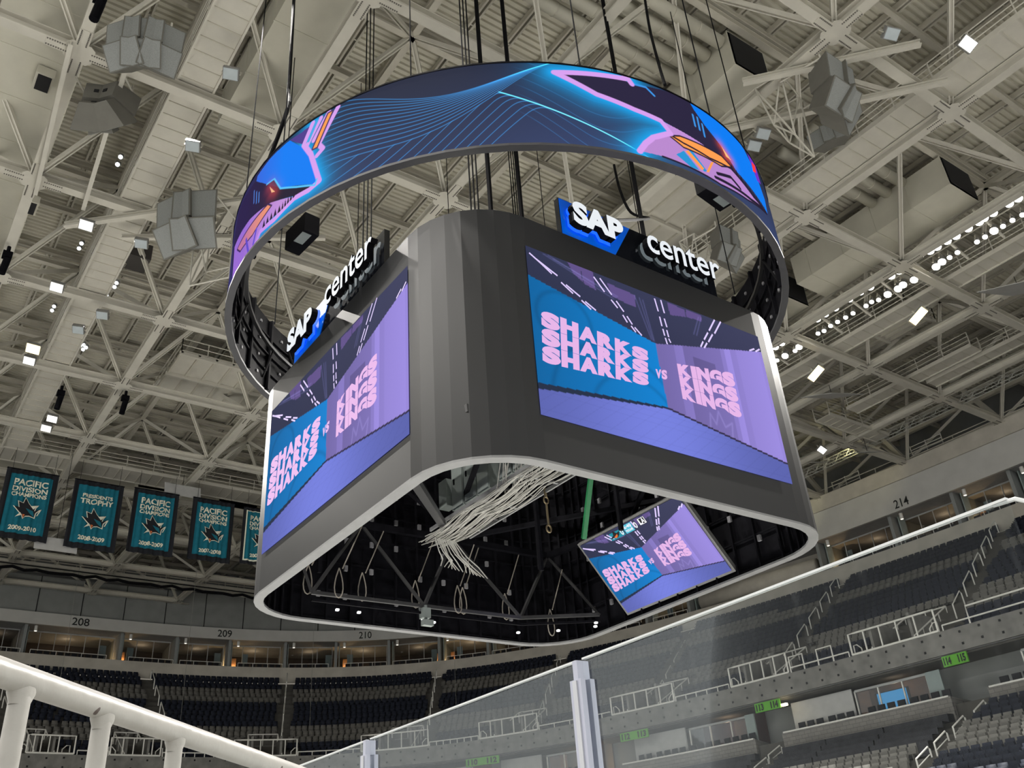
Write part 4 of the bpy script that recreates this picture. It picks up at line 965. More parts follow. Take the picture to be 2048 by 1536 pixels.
for k in range(14):
    o = MB().beam((49.5, 13+k*2.45, 35.1), (52.5, 13+k*2.45, 34.2), .12, .16).build('lamp_outrigger', steel); tag(o, 'short pale outrigger arm holding the lamp rows on the right catwalk', 'bracket', 'lamp outriggers of the right catwalk')
for k in range(7): spot((50.4, 14+k*5, 34.2), (20, 12+k*4.5, 0), 34000)
for k in range(7): spot((7.3, 16+k*9, 33.2), (16, 12+k*6, 0), 15000)
for k in range(6):  # unseen mirrored lamp row on the left, added to brighten the scoreboard's corner panels
    spot((-16.1, 2+k*8, 34.2), (14, 4+k*7, 0), 10000)
    o = put_lamp(pr, False, (-16.1, 2+k*8, 34.3), 0, -.55, 0)
pr3 = lamp_proto('small_spotlight', .12, lens2, 'small lit white spotlight clipped to the left catwalk edge', 'small lit spotlights along the left catwalk')
sm = [(241,314),(235,329),(285,446),(279,457),(163,487),(158,497),(243,531),(238,538),(233,566),(229,574),(213,590),(108,613),(104,621),(197,612),(182,643),(176,658),(170,666),(168,690),(172,695),(163,690),(160,685),(166,699)]
for k, (a, b) in enumerate(sm):
    q = onz(a, b, 33.4); x_ = 5.7 if q.x < 6.9 else 8.15; put_lamp(pr3, k == 0, (x_, q.y*x_/q.x, 33.4*x_/q.x), -.5, .3, 0)
for k, (a, b, lb, m_) in enumerate(((172, 451, 'tilted lit flat floodlight under the left catwalk, uppermost', 0), (113, 575, 'lit flat floodlight on the left edge of the left catwalk, second from top', 0), (58, 722, 'lit white flat floodlight right below the yellow one at the left edge', 0), (66, 698, 'yellow glaring floodlight near the left picture edge', 1),
        (104, 838, 'lit flat floodlight low on the left, upper of two', 0), (92, 857, 'lit flat floodlight low on the left, lower of two', 0), (1936, 88, 'lit flat floodlight at the top right corner of the roof', 0), (1837, 632, 'yellowish lit tube lamp right of the glaring lamp rows', 1), (1632, 747, 'yellowish lit tube lamp right next to the scoreboard', 1), (1644, 900, 'lit flat lamp close to the right scoreboard edge above the wall', 0), (1948, 585, 'small lit lamp', 0))):
    if k == 10: continue
    p = lamp_proto('flat_floodlight', .36 if not m_ else .42, lensy if m_ else emis('lamp_lens_flat', (1, .98, .92), 1.8), lb, None, True)
    if k in (7, 8): p.scale = (.7, 2.0, 1)
    put_lamp(p, True, onz(a, b, 32.6), -.55, .15 if k < 6 else .5, -.2)
for k, (a, b) in enumerate(((461, 148), (385, 293), (282, 488), (204, 631), (156, 660), (1784, 68), (1509, 292), (1527, 268))):
    p = lamp_proto('unlit_floodlight', .34, lensoff, ('unlit grey floodlight right of the left catwalk, topmost', 'unlit grey floodlight above the left cage-framed speakers', 'unlit grey floodlight between catwalk and left speakers', 'unlit double floodlight right of the left catwalk, halfway down', 'unlit floodlight right of the left catwalk, lowest', 'unlit floodlight near the top right steel node', 'unlit floodlight just right of the halo ring, lower', 'unlit floodlight just right of the halo ring, upper')[k], None, True)
    put_lamp(p, True, onz(a, b, 32.6), -.5, .1, -.4)
for k, (a, b) in enumerate(((120, 795), (249, 805), (12, 520), (198, 8))):
    p = onz(a, b, 32.6); t = thing('moving_head_light', ('black moving head light hanging from the left catwalk end', 'black moving head light hanging from the long diagonal chord at left', 'black moving head light at the left picture edge', 'black moving head light at the top left picture edge')[k], 'stage light', p)
    MB().tube([p+Vector((0,0,.9)), p+Vector((0,0,.35))], .10, 8).build('clamp', blackm, t); MB().box((p.x-.24, p.y-.2, p.z+.15), (p.x+.24, p.y+.2, p.z+.5)).build('base_box', blackm, t)
    MB().tube([p+Vector((.05,0,.1)), p+Vector((-.05,.1,-.85))], .19, 10).build('lamp_head', blackm, t)
# teal gobo patches are light: two narrow coloured beams on the beams near the banners
for a, b in ((262, 967), (500, 827), (400, 922)):
    q = onz(a, b, 33.5); 
# ---------------------------------------------------------------- banners
def banner(TLp, TRp, lines, year, label, inner=False):
    Y = 72.6; A, B_ = ony(*TLp, Y), ony(*TRp, Y); zt = (A.z+B_.z)/2; x0, x1 = A.x, B_.x; h = (x1-x0)*1.50; z0 = zt-h; w_ = x1-x0
    t = thing('championship_banner', label, 'banner', (x0+w_/2, Y, z0)); ph = x0*3
    def cloth(u, v): return Vector((x0+w_*u, Y+.07*math.sin(u*26+ph+2*v)*(1-.4*v)+.04*math.sin(u*57+ph), z0+h*v))
    n = 60
    mb = MB()
    for i in range(n+1):
        for v in (0, .5, 1): mb.v.append(tuple(cloth(i/n, v)))
    for i in range(n):
        for j in range(2): mb.f.append((i*3+j, i*3+j+1, (i+1)*3+j+1, (i+1)*3+j)); mb.m.append(0)
    b = mb.build('border_cloth', bblack, t, smooth=True)
    def sheet(nm, u0, u1, v0, v1, m, off):
        mb = MB()
        for i in range(n+1):
            for v in (v0, (v0+v1)/2, v1): mb.v.append(tuple(cloth(u0+(u1-u0)*i/n, v)+Vector((0, -off, 0))))
        for i in range(n):
            for j in range(2): mb.f.append((i*3+j, i*3+j+1, (i+1)*3+j+1, (i+1)*3+j)); mb.m.append(0)
        return mb.build(nm, m, t, smooth=True)
    if inner: sheet('white_edging', .07, .93, .055, .945, bwhite, .04)
    sheet('teal_field', .10, .90, .08, .93, tealm, .06)
    def fn(q):
        return lambda u, v: cloth(q[0]+(q[1]-q[0])*u, q[2]+(q[3]-q[2])*v)+Vector((0, -.13, 0))
    for s, a, b2, c, d in lines:
        mb = MB(); put_text(mb, s, fn((a, b2, c, d)), bold=.03); mb.build('lettering', bwhite, t)
    mb = MB(); put_text(mb, year, fn((.24, .76, .12, .185)), bold=.035); mb.build('year_lettering', bwhite, t)
    em = [(.386,1),(.544,.73),(.632,.63),(.895,.70),(.807,.54),(.79,.41),(1.,.54),(.842,.32),(.825,.08),(.63,.15),(.49,.12),(.414,0),(.333,.20),(.14,.04),(.28,.22),(.245,.27),(0,.54),(.21,.51),(.14,.80),(.333,.73)]
    def pg(P, m, off, sc_=1):
        mb = MB(); cxx, cyy = .5, .45
        V = [Vector((x0+w_*(.24+.54*(cxx+(a-cxx)*sc_)), Y-.06-off, z0+h*(.28+.32*(cyy+(b_-cyy)*sc_)))) for a, b_ in P]
        mb.add(V, [tuple(range(len(V)))]); return mb.build('shark_emblem', m, t)
    pg(em, bwhite, .125); pg(em, bblack, .14, .90)
    pg([(.45,.50),(.72,.40),(.80,.12),(.60,.30)], tealm, .155); pg([(.60,.62),(.85,.66),(.72,.48)], bwhite, .155)
    pg([(.16,.07),(.36,.17),(.30,.28)], bwhite, .155); pg([(.38,.22),(.47,.20),(.42,.06)], mat('orange_cloth', s2l(200, 110, 60), .8), .157); pg([(.86,.20),(.90,.22),(1.0,.52),(.93,.44)], bwhite, .155)
    MB().tube([(x0, Y, zt), (x0, Y, zt+.02), (x1, Y, zt+.02), (x1, Y, zt)], .05, 6).build('top_batten', blackm, t)
    for u in (.1, .9): MB().tube([(x0+w_*u, Y, zt), (x0+w_*u, Y, 33.5)], .015, 5).build('hanging_wire', rigm, t)
pdc = [('PACIFIC', .18, .82, .765, .86), ('DIVISION', .17, .83, .675, .75), ('CHAMPIONS', .17, .83, .605, .665)]
banner((15, 935), (119, 952), pdc, '2009-2010', 'teal banner reading PACIFIC DIVISION CHAMPIONS 2009-2010, leftmost')
banner((150, 960), (249, 972), [('PRESIDENTS', .20, .80, .745, .80), ('TROPHY', .17, .83, .65, .73)], '2008-2009', 'teal banner reading PRESIDENTS TROPHY 2008-2009')
banner((269, 978), (359, 988), pdc, '2008-2009', 'teal banner reading PACIFIC DIVISION CHAMPIONS 2008-2009')
banner((387, 995), (470, 1008), pdc, '2007-2008', 'teal banner reading PACIFIC DIVISION CHAMPIONS 2007-2008')
banner((488, 1015), (562, 1025), pdc, '2003-2004', 'teal banner with white edging, half hidden behind the scoreboard', inner=True)
# flat white panels hanging in the steelwork
for k, (a, b, z_, s_, lb) in enumerate(((1664, 792, 33, 1.6, 'large square white acoustic panel hanging right of the scoreboard'), (2038, 578, 33, 1.7, 'white acoustic panel cut by the right picture edge'), (114, 1077, 30, 1.2, 'small white panel between the two leftmost banners'), (366, 971, 33, 1.2, 'small white panel above the third banner'), (1735, 905, 32.6, .9, 'small white panel above the lit box truss'), (1640, 925, 33.4, .7, 'tiny white panel by the scoreboard edge'))):
    p = onz(a, b, z_) if k != 2 else ony(a, b, 73.0); t = thing('acoustic_panel', lb, 'panel', p)
    mb = MB(); X_ = Vector((.85, -.2, .1)).normalized()*s_; Y_ = Vector((.1, .9, .35)).normalized()*s_
    if k in (2, 3): X_, Y_ = Vector((1.5, 0, 0)), Vector((0, .3, 1.1))*s_/1.2
    mb.obox(p-X_-Y_, X_*2, Y_*2 if k not in (2, 3) else Y_*1, (0, .05, .06)); mb.build('panel_board', whitem, t)
    MB().tube([p, p+Vector((0, 0, 33.7-p.z+.3))], .02, 5).build('hanging_wire', rigm, t)
# box truss with a warm light on it, along the right wall
def boxtruss(label, p, q, s=.42, bays=40, m=None):
    p, q = Vector(p), Vector(q); d = q-p; X_ = d.normalized(); sd = Vector((-X_.y, X_.x, 0))*s; Z = Vector((0,0,s)); t = thing('box_truss', label, 'truss', p.lerp(q, .5)); m = m or steel
    cs = [Vector((0,0,0)), sd, sd+Z, Z]
    for c in cs: MB().tube([p+c, q+c], .035, 6).build('main_tube', m, t)
    mb = MB()
    for k in range(bays):
        a, b = p+d*(k/bays), p+d*((k+1)/bays)
        for i in range(4):
            c0, c1 = cs[i], cs[(i+1) % 4]; mb.tube([a+(c0 if k % 2 else c1), b+(c1 if k % 2 else c0)], .018, 4, cap=False)
    tag(mb.build('lacing', m, t), kind='stuff')
    return t
xT = 70.0; a_, b_ = onx(1606, 952, xT), onx(2060, 738, xT)
boxtruss('silver box truss in front of the dark gap above the right wall', (xT, 58, (a_.z+b_.z)/2), (xT, 24, (a_.z+b_.z)/2), .55, 60, mat('truss_alloy', (.6, .6, .56), .35, metal=.3))
sp = spot((69.2, 42.5, 33.9), (70.2, 43.2, 36.0), 160, 110, (1, .9, .45), .05); spot((69.2, 50.5, 33.4), (70.3, 51.5, 35.6), 200, 110, (1, .95, .5), .05)
# gallery guard rails above the right wall
pts = [p for p in dense(D_A+.9, D_B+.9, -8, 42, 2.0)]
t = thing('gallery_rail', 'white pipe rail along the top of the right wall', 'guard rail', (pts[0].x, pts[0].y, 34))
for hh in (.35, .9): MB().tube([p+Vector((0,0,33.95+hh)) for p in pts], .05, 6).build('rail_pipe', steel, t)
for p in pts[::2]: MB().beam(p+Vector((0,0,33.9)), p+Vector((0,0,34.85)), .07, .07).build('rail_post', steel, t)
for k, (a, b) in enumerate(((1842, 878), (1682, 952), (1560, 1010))):
    q = onx(a, b, 77.2); t = thing('gallery_barrier', 'white five-bar barrier on top of the right wall, %s' % ('beside the farthest right bearing foot', 'beside the middle bearing foot', 'next to the scoreboard edge')[k], 'barrier', (77.2, q.y, 34))
    for hh in (.4, .75, 1.1, 1.45, 1.8): MB().tube([(77.8, q.y-1.6, 33.95+hh), (77.8, q.y+1.6, 33.95+hh)], .045, 6).build('bar', railm, t)
    for yy in (-1.6, 0, 1.6): MB().beam((77.8, q.y+yy, 33.95), (77.8, q.y+yy, 35.85), .07, .07).build('post', railm, t)
# safety net rolled along the far end
mb = MB(); pts = [Vector((-4+k*1.1, 97.6, 32.6-.28*abs(math.sin(k*1.35)))) for k in range(52)]
mb.tube(pts, .16, 6); mb.tube([(-5, 97.6, 32.85), (54, 97.6, 32.85)], .06, 6)
tag(mb.build('rolled_safety_net', rigm), 'black rolled netting draped along the far end under the steelwork', 'net')
for k, (x_, y_) in enumerate(((24, 70), (33, 60), (12, 62))): pass
# thin guide wires hanging to the bowl
for k, px in enumerate((148, 387, 630, 905)):
    q = onz(px, 1200, 30); tag(MB().tube([(q.x*1.0, q.y, 33.6), (q.x, q.y, 3.0)], .018, 5).build('guide_wire', mat('wire_grey', (.30, .30, .27), .5)), 'thin straight wire hanging in front of the far stand, %s from the left' % ('first', 'second', 'third', 'fourth')[k], 'wire')
# ================================================================ numbers on the band over the suites
def on_curve(px, py, a, b, z, off=0.):
    q = onz(px, py, z); p = phi_of(q.x, q.y, a, b); return p
def frame_at(p, a, b):
    o = bowl(p, a, b); e = 1e-3; t = (bowl(p-e, a, b)-bowl(p+e, a, b)).normalized()   # left to right seen from inside
    n = Vector((-t.y, t.x, 0));  # outward?
    if n.dot(o-Vector((CX, CY, 0))) < 0: n = -n
    return o, t, n
for txt, px, py, w_ in (('208', 160, 1246, 1.75), ('209', 452, 1262, 1.6), ('210', 735, 1251, 1.5), ('214', 1804, 1006, 1.45)):
    p = on_curve(px, py, D_A, D_B, 30.4); o, t, n = frame_at(p, D_A, D_B); mb = MB()
    put_text(mb, txt, frame_fn(o-t*w_/2+Vector((0,0,29.98))-n*.05, t*w_, (0,0,.82)), bold=.01); x = mb.build('section_number_%s' % txt, inkm)
    tag(x, {'208': 'leftmost black number on the pale band over the suites, reading 208', '209': 'black number 209 on the band, midway between its end-wall neighbours', '210': 'black number 210 on the band close under the scoreboard', '214': 'black number 214 on the band over the right stand'}[txt], 'number')
# ================================================================ suites behind the upper parapet
divs = [(-60, 1300), (42, 1308), (238, 1322), (352, 1326), (460, 1328), (571, 1331), (672, 1330), (778, 1322), (878, 1312), (974, 1300), (1080, 1285), (1190, 1268), (1290, 1248), (1376, 1228), (1647, 1152), (1788, 1093), (1912, 1046), (2030, 1005)]
sm_ = mat('suite_partition', (.26, .275, .27), .6); frm = mat('window_frame_paint', (.42, .43, .42), .5)
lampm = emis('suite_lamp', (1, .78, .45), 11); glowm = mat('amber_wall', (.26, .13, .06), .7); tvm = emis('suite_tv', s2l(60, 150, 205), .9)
chm = mat('black_chair', (.012, .013, .017), .6)
chair_p = thing('suite_chair', 'x', 'chair', (0,0,0), 'dark suite chairs', local=True)
mb = MB(); mb.box((-.27, -.25, .40), (.27, .25, .50)); mb.build('seat', chm, chair_p, local=True)
mb = MB(); mb.box((-.27, .22, .45), (.27, .32, 1.02)); mb.box((-.25, .20, .55), (.25, .23, .98)); mb.build('backrest', chm, chair_p, local=True)
mb = MB(); mb.box((-.05, -.05, 0), (.05, .05, .4)); mb.box((-.22, -.2, 0), (.22, .2, .04)); mb.build('base', chm, chair_p, local=True)
chair_first = [True]
def chair(p, t, n, label, grp, z):
    rz = math.atan2(t.y, t.x)
    if chair_first[0]: o = chair_p; chair_first[0] = False; o.location = Vector((p.x, p.y, z+E)); o.rotation_euler = (0, 0, rz)
    else: o = copy_tree(chair_p, (p.x, p.y, z), rz)
    o['label'] = label; o['group'] = grp
def words_of(k): return ('leftmost', 'second', 'third', 'fourth', 'fifth', 'sixth', 'seventh', 'eighth', 'ninth', 'tenth', 'eleventh', 'twelfth', 'thirteenth', 'fourteenth', 'fifteenth', 'sixteenth', 'seventeenth', 'eighteenth')[k]
PD = [on_curve(px, py, D_A, D_B, 26.7) for px, py in divs]
for k, p in enumerate(PD):
    o, t, n = frame_at(p, D_A+.35, D_B+.35)
    nm = 'wall_suite_%d' % (k+1)
    mb = MB(); mb.obox(o-t*.16+n*.3+Vector((0,0,25.2)), t*.32, n*7.2, (0,0,4.65)); struct(mb.build(nm, sm_))
    mb = MB(); mb.obox(o+t*.35+n*1.2+Vector((0,0,25.2)), t*.10, n*1.1, (0,0,4.65)); struct(mb.build('trim_fin', frostm))
    # downlight canister on the soffit
    c = o+n*.7+t*1.0; dl = thing('downlight', 'small white canister downlight under the suite soffit, %s from the left' % words_of(k), 'downlight', (c.x, c.y, 29.3), 'canister downlights over the suites')
    MB().tube([c+Vector((0,0,29.3)), c+Vector((0,0,29.85))], .17, 10).build('canister', railm, dl); MB().tube([c+Vector((0,0,29.27)), c+Vector((0,0,29.3))], .13, 10).build('lamp', emis('downlight_glow', (1, .93, .8), 4 if k in (1, 2) else 1.5), dl)
rs = random.Random(5)
def pat(p0, p1, u, a, b): return frame_at(p0+(p1-p0)*u, a, b)
nwin = 0
for k in range(len(PD)-1):
    p0, p1 = PD[k], PD[k+1]
    if k in (10, 13): wide = True
    else: wide = False
    L = (bowl(p0, D_A, D_B)-bowl(p1, D_A, D_B)).length; depth = 2.5
    A, _, n0 = frame_at(p0, D_A+.35, D_B+.35); B, _, n1 = frame_at(p1, D_A+.35, D_B+.35)
    n = (n0+n1).normalized(); A2, B2 = A+n*depth, B+n*depth; t = (B2-A2).normalized(); W = (B2-A2).length
    if k == 13:      # open corner lounge: a plain curved wall with a service duct
        mb = MB(); mb.obox(A+n*3.4+Vector((0,0,25.2)), B-A, n*.2, (0,0,4.65)); struct(mb.build('wall_lounge', concl))
        q = A+(B-A)*.5+n*1.4+Vector((0,0,27.3)); tt = (B-A).normalized()
        x = MB().tube([A+tt*1+n*1.8+Vector((0,0,27.9)), q+Vector((0,0,.6)), B-tt*1.0+n*1.8+Vector((0,0,27.9))], .95, 14).build('lounge_duct', concl, smooth=True)
        tag(x, 'fat round cream duct behind the parapet right of the scoreboard', 'air duct'); continue
    nwin += 1
    win = bpy.data.objects.new('window_%d' % nwin, None); C.objects.link(win); win.location = A2+Vector((0,0,25.2+E)); win['kind'] = 'structure'
    m = max(3, int(round(W/1.75))); mb = MB(); zl, zh = 25.25, 29.68
    for i in range(m+1):
        o = A2+t*(.25+(W-.5)*i/m); mb.obox(o-t*.035+Vector((0,0,zl)), t*.07, n*.08, (0,0,zh-zl))
    mb.obox(A2+t*.2+Vector((0,0,zh)), t*(W-.4), n*.10, (0,0,.14)); 
    mb.build('window_frame', [frm, soffm], win)
    MB().add([A2+t*.25+n*.04+Vector((0,0,zl)), B2-t*.25+n*.04+Vector((0,0,zl)), B2-t*.25+n*.04+Vector((0,0,zh)), A2+t*.25+n*.04+Vector((0,0,zh))], [(0,1,2,3)]).build('pane', winm, win)
    # wood cupboard or frosted door inside
    u = (.72, .12, .80, .15)[k % 4]
    x = MB().obox(A2+t*(W*u)+n*1.6+Vector((0,0,25.2)), t*.95, n*.5, (0,0,2.6)).build('suite_cupboard', woodm if k % 3 else mat('dark_wood', (.07, .035, .02), .5)); tag(x, 'brown wooden cupboard inside the %s suite from the left' % words_of(k), 'cupboard')
    x = MB().obox(A2+t*(W*(1-u)*.94)+n*.25+Vector((0,0,25.2)), t*.7, n*.06, (0,0,3.7)).build('frosted_screen', frostm); tag(x, 'pale frosted screen inside the %s suite from the left' % words_of(k), 'screen')
    # wall lamp with a warm glow
    if k not in (0, 12):
        c = A2+t*(W*(.88 if k % 2 else .14))+n*.9+Vector((0,0,27.35)); lm = thing('wall_lamp', 'glowing amber wall lamp in the %s suite from the left' % words_of(k), 'lamp', c)
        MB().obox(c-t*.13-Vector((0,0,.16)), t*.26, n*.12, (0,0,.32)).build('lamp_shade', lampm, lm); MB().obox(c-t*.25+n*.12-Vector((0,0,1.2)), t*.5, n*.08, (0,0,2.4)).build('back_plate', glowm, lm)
        l = bpy.data.lights.new('lamp_glow', 'POINT'); l.energy = 65; l.color = (1, .62, .28); l.shadow_soft_size = .05; lo_ = bpy.data.objects.new('lamp_glow', l); C.objects.link(lo_); lo_.location = c-n*.25+Vector((0,0,E+.1))
    if k in (1, 4, 6, 8, 9, 12):
        c = A2+t*(W*.45)+n*2.6+Vector((0,0,26.2)); lm = thing('table_lamp', 'glowing table lamp behind the chairs of the %s suite from the left' % words_of(k), 'lamp', c-Vector((0,0,1)))
        MB().tube([c-Vector((0,0,1)), c], .2, 10).build('lamp_stand', woodm, lm); MB().tube([c, c+Vector((0,0,.4))], .22, 10).build('lamp_shade', lampm, lm)
        l = bpy.data.lights.new('lamp_glow', 'POINT'); l.energy = 45; l.color = (1, .62, .28); l.shadow_soft_size = .05; lo_ = bpy.data.objects.new('lamp_glow', l); C.objects.link(lo_); lo_.location = c+Vector((0,0,E+.75))
    c = A2+t*(W*.5)+n*2.4+Vector((0,0,29.2)); l = bpy.data.lights.new('suite_fill_light', 'POINT'); l.energy = 15; l.color = (1, .72, .45); l.shadow_soft_size = .15; lo_ = bpy.data.objects.new('suite_fill_light', l); C.objects.link(lo_); lo_.location = c+Vector((0,0,E))  # point light without a fixture, added to brighten the suite interior
    # rail and chairs
    u0, u1 = (.08, .86) if k % 2 else (.16, .96)
    rl = thing('suite_rail', 'thin white rail in front of the chairs of the %s suite from the left' % words_of(k), 'rail', A+(B-A)*.5+Vector((0,0,26.7))); P0, P1 = A+(B-A)*u0+n*.25, A+(B-A)*u1+n*.25
    MB().tube([P0+Vector((0,0,27.25)), P1+Vector((0,0,27.25))], .035, 6).build('top_rail', railm, rl)
    for i in range(4): q = P0.lerp(P1, i/3); MB().beam(q+Vector((0,0,25.2)), q+Vector((0,0,27.25)), .05, .05).build('post', railm, rl)
    nc = int(W*(u1-u0)/.66)
    for i in range(nc):
        if i == nc//2 and k % 3 == 0: continue
        q = A+(B-A)*(u0+(u1-u0)*(i+.5)/nc)+n*.85; chair(q, t, n, 'dark chair behind the rail of the %s suite from the left' % words_of(k), 'dark chairs of the %s suite' % words_of(k), 26.35)
# risers that carry the chairs
struct(band('floor_suite_riser', [(D_A+.7, D_B+.7, 25.2), (D_A+1.8, D_B+1.8, 25.2), (D_A+1.8, D_B+1.8, 26.34), (D_A+.7, D_B+.7, 26.34)], roomm))
# ================================================================ seats
AIS = [((-20, 1330), (40, 1500)), ((297, 1343), (350, 1507)), ((575, 1349), (560, 1505)), ((875, 1342), (850, 1488)), ((1126, 1314), (1066, 1462)), ((1394, 1263), (1294, 1420)), ((1688, 1159), (1540, 1358)), ((2004, 1046), (1884, 1262))]
AL = []
for (a, b), (c, d) in AIS:
    T_, B_ = onz(a, b, Z_D-.4), onz(c, d, Z_A); AL.append((Vector((B_.x, B_.y, 0)), Vector((T_.x, T_.y, 0))))
VOM = [(50, 147, 1506, 1508), (219, 322, 1510, 1510), (472, 595, 1507, 1507), (722, 857, 1503, 1487), (959, 1075, 1475, 1461), (1226, 1351, 1437, 1408), (1466, 1579, 1379, 1347), (1706, 1877, 1311, 1263)]
VL = []
for a, b, c, d in VOM:
    p, q = onz(a, c, Z_A), onz(b, d, Z_A); VL.append((phi_of(p.x, p.y, A_A, A_B), phi_of(q.x, q.y, A_A, A_B)))
def seg_d(p, a, b):
    v = b-a; t = max(-.1, min(1.1, (p-a).dot(v)/v.dot(v))); return (p-a-v*t).length
VR = []
for f0, f1 in VL:
    lo_, hi = min(f0, f1), max(f0, f1); mid, hw = (lo_+hi)/2, (hi-lo_)/2
    l_, r_ = bowl(mid+hw*.5, A_A+.35, A_B+.35), bowl(mid-hw*.5, A_A+.35, A_B+.35); w_ = (r_-l_).length; t_ = (r_-l_)/w_; n_v = Vector((-t_.y, t_.x, 0))
    if n_v.dot(l_-Vector((CX, CY, 0))) < 0: n_v = -n_v
    VR.append((l_, t_, n_v, w_))
def in_vom(p): return any(-.55 < (p-l_).dot(t_) < w_+.55 and -1.5 < (p-l_).dot(n_v) < 5.6 for l_, t_, n_v, w_ in VR)
def row_color(k, x, y):
    # blocks of grey rows inside navy ones
    if k in (3, 4, 5): return 1
    if k in (11, 12, 13) and not (y < 55 and k == 13): return 1
    return 0
seats = []
SP = .56
for k in range(NR):
    a, b = tab((k+.55)/NR); z = Z_R0+RISE*k; P = [bowl(math.radians(-16+136*i/3000), a, b) for i in range(3001)]; acc = 0
    for i in range(1, len(P)):
        acc += (P[i]-P[i-1]).length
        if acc < SP: continue
        acc = 0; p = P[i]; ph = math.radians(-16+136*i/3000)
        if any(seg_d(p, u, v) < .72 for u, v in AL): continue
        if k < 6 and in_vom(p): continue
        if k < 2:
            bad = False
            for f0, f1 in VL:
                lo_, hi = min(f0, f1), max(f0, f1); mid, hw = (lo_+hi)/2, (hi-lo_)/2
                if abs(ph-mid) < hw*(1.12 if k < 2 else .80): bad = True
            if bad: continue
        if not inview((p.x, p.y, z+.4), 420): continue
        seats.append((p, ph, a, b, z, row_color(k, p.x, p.y), 'upper', k))
# lower stand rows
LAIS = [Vector((0, 44.3, 0)), Vector((0, 29.9, 0)), Vector((0, 59.8, 0))]
for k in range(14):
    a, b = LA-.9*k-.42, LB-.9*k-.42; z = 7.95-.43*k; P = [bowl(math.radians(-16+100*i/3000), a, b) for i in range(3001)]; acc = 0
    for i in range(1, len(P)):
        acc += (P[i]-P[i-1]).length
        if acc < SP: continue
        acc = 0; p = P[i]; ph = math.radians(-16+100*i/3000)
        if any(abs(p.y-c.y) < .95 for c in LAIS): continue
        if not inview((p.x, p.y, z+.4), 420): continue
        right = p.y < 30
        if not right and k < 5: continue           # under the black cover
        g = (3 <= k <= 6) if right else (5 <= k <= 8)
        seats.append((p, ph, a, b, z, 1 if g else 0, 'lower', k))
BOXES = [((-.262, .14, .32), (.262, .20, .95)), ((-.245, -.05, .38), (.245, .12, .50)), ((-.24, .03, .44), (.24, .13, .78)), ((-.28, -.2, .55), (-.245, .16, .62)), ((-.03, -.03, 0), (.03, .14, .42))]
def seat_verts():
    v = []; f = []
    for (x0,y0,z0),(x1,y1,z1) in BOXES:
        n = len(v); tp = .03 if z1 > .9 else 0
        v += [(x0,y0,z0),(x1,y0,z0),(x1,y1,z0),(x0,y1,z0),(x0+tp,y0+tp*2,z1),(x1-tp,y0+tp*2,z1),(x1-tp,y1+tp*2,z1),(x0+tp,y1+tp*2,z1)]
        f += [tuple(i+n for i in q) for q in [(3,2,1,0),(4,5,6,7),(0,1,5,4),(1,2,6,5),(2,3,7,6),(3,0,4,7)]]
    return np.array(v), f
SVv, SFf = seat_verts()
def dist(s): return pj(Vector((s[0].x, s[0].y, s[4])))[2]
def clear(s):
    x, y, d = pj(Vector((s[0].x, s[0].y, s[4]+.7))); return 0 < x < 2048 and 0 < y < 1536
order = sorted([s for s in seats if clear(s)], key=dist); near = set(id(s) for s in order[:296])
protos = {}
big = {0: [], 1: []}
sidx = 0
for s in seats:
    p, ph, a, b, z, col, tier, k = s; o, t, n = frame_at(ph, a, b); rz = math.atan2(t.y, t.x)
    if id(s) in near:
        if (col) not in protos:
            me = bpy.data.meshes.new('stadium_seat'); me.from_pydata([tuple(x) for x in SVv], [], SFf); me.materials.append(seatg if col else seatd); protos[col] = me
        ob = bpy.data.objects.new('stadium_seat', protos[col]); C.objects.link(ob); ob.location = (p.x, p.y, z+E); ob.rotation_euler = (0, 0, rz)
        blk = 'right of the nearest aisle' if p.y < 30.3 else ('between two aisles' if p.y < 45.2 else 'past two aisles')
        cn = 'grey' if col else 'navy'
        lb = '%s seat in the %s row of the right %s stand, %s' % (cn, words_of(k).replace('leftmost', 'first'), tier, blk)
        tag(ob, lb, 'seat', lb.replace(' seat in', ' seats in'))
    else: big[col].append((p.x, p.y, z, rz))
for col in (0, 1):
    A_ = np.array(big[col]); n = len(A_); c, s_ = np.cos(A_[:, 3]), np.sin(A_[:, 3]); V = np.zeros((n, len(SVv), 3))
    V[:, :, 0] = A_[:, 0:1]+SVv[None, :, 0]*c[:, None]-SVv[None, :, 1]*s_[:, None]; V[:, :, 1] = A_[:, 1:2]+SVv[None, :, 0]*s_[:, None]+SVv[None, :, 1]*c[:, None]; V[:, :, 2] = A_[:, 2:3]+SVv[None, :, 2]+E
    F = np.array(SFf); Q = (F[None]+(np.arange(n)*len(SVv))[:, None, None]).reshape(-1, 4)
    me = bpy.data.meshes.new('distant_seats'); me.vertices.add(n*len(SVv)); me.vertices.foreach_set('co', V.ravel()); me.loops.add(Q.size); me.loops.foreach_set('vertex_index', Q.ravel().astype(np.int32)); me.polygons.add(len(Q)); me.polygons.foreach_set('loop_start', np.arange(0, Q.size, 4)); me.polygons.foreach_set('loop_total', np.full(len(Q), 4)); me.update(calc_edges=True)
    me.materials.append(seatg if col else seatd); ob = bpy.data.objects.new('distant_seats', me); C.objects.link(ob)
    tag(ob, 'thousands of %s folding seats filling the far stands' % ('grey' if col else 'navy'), 'seats', kind='stuff')
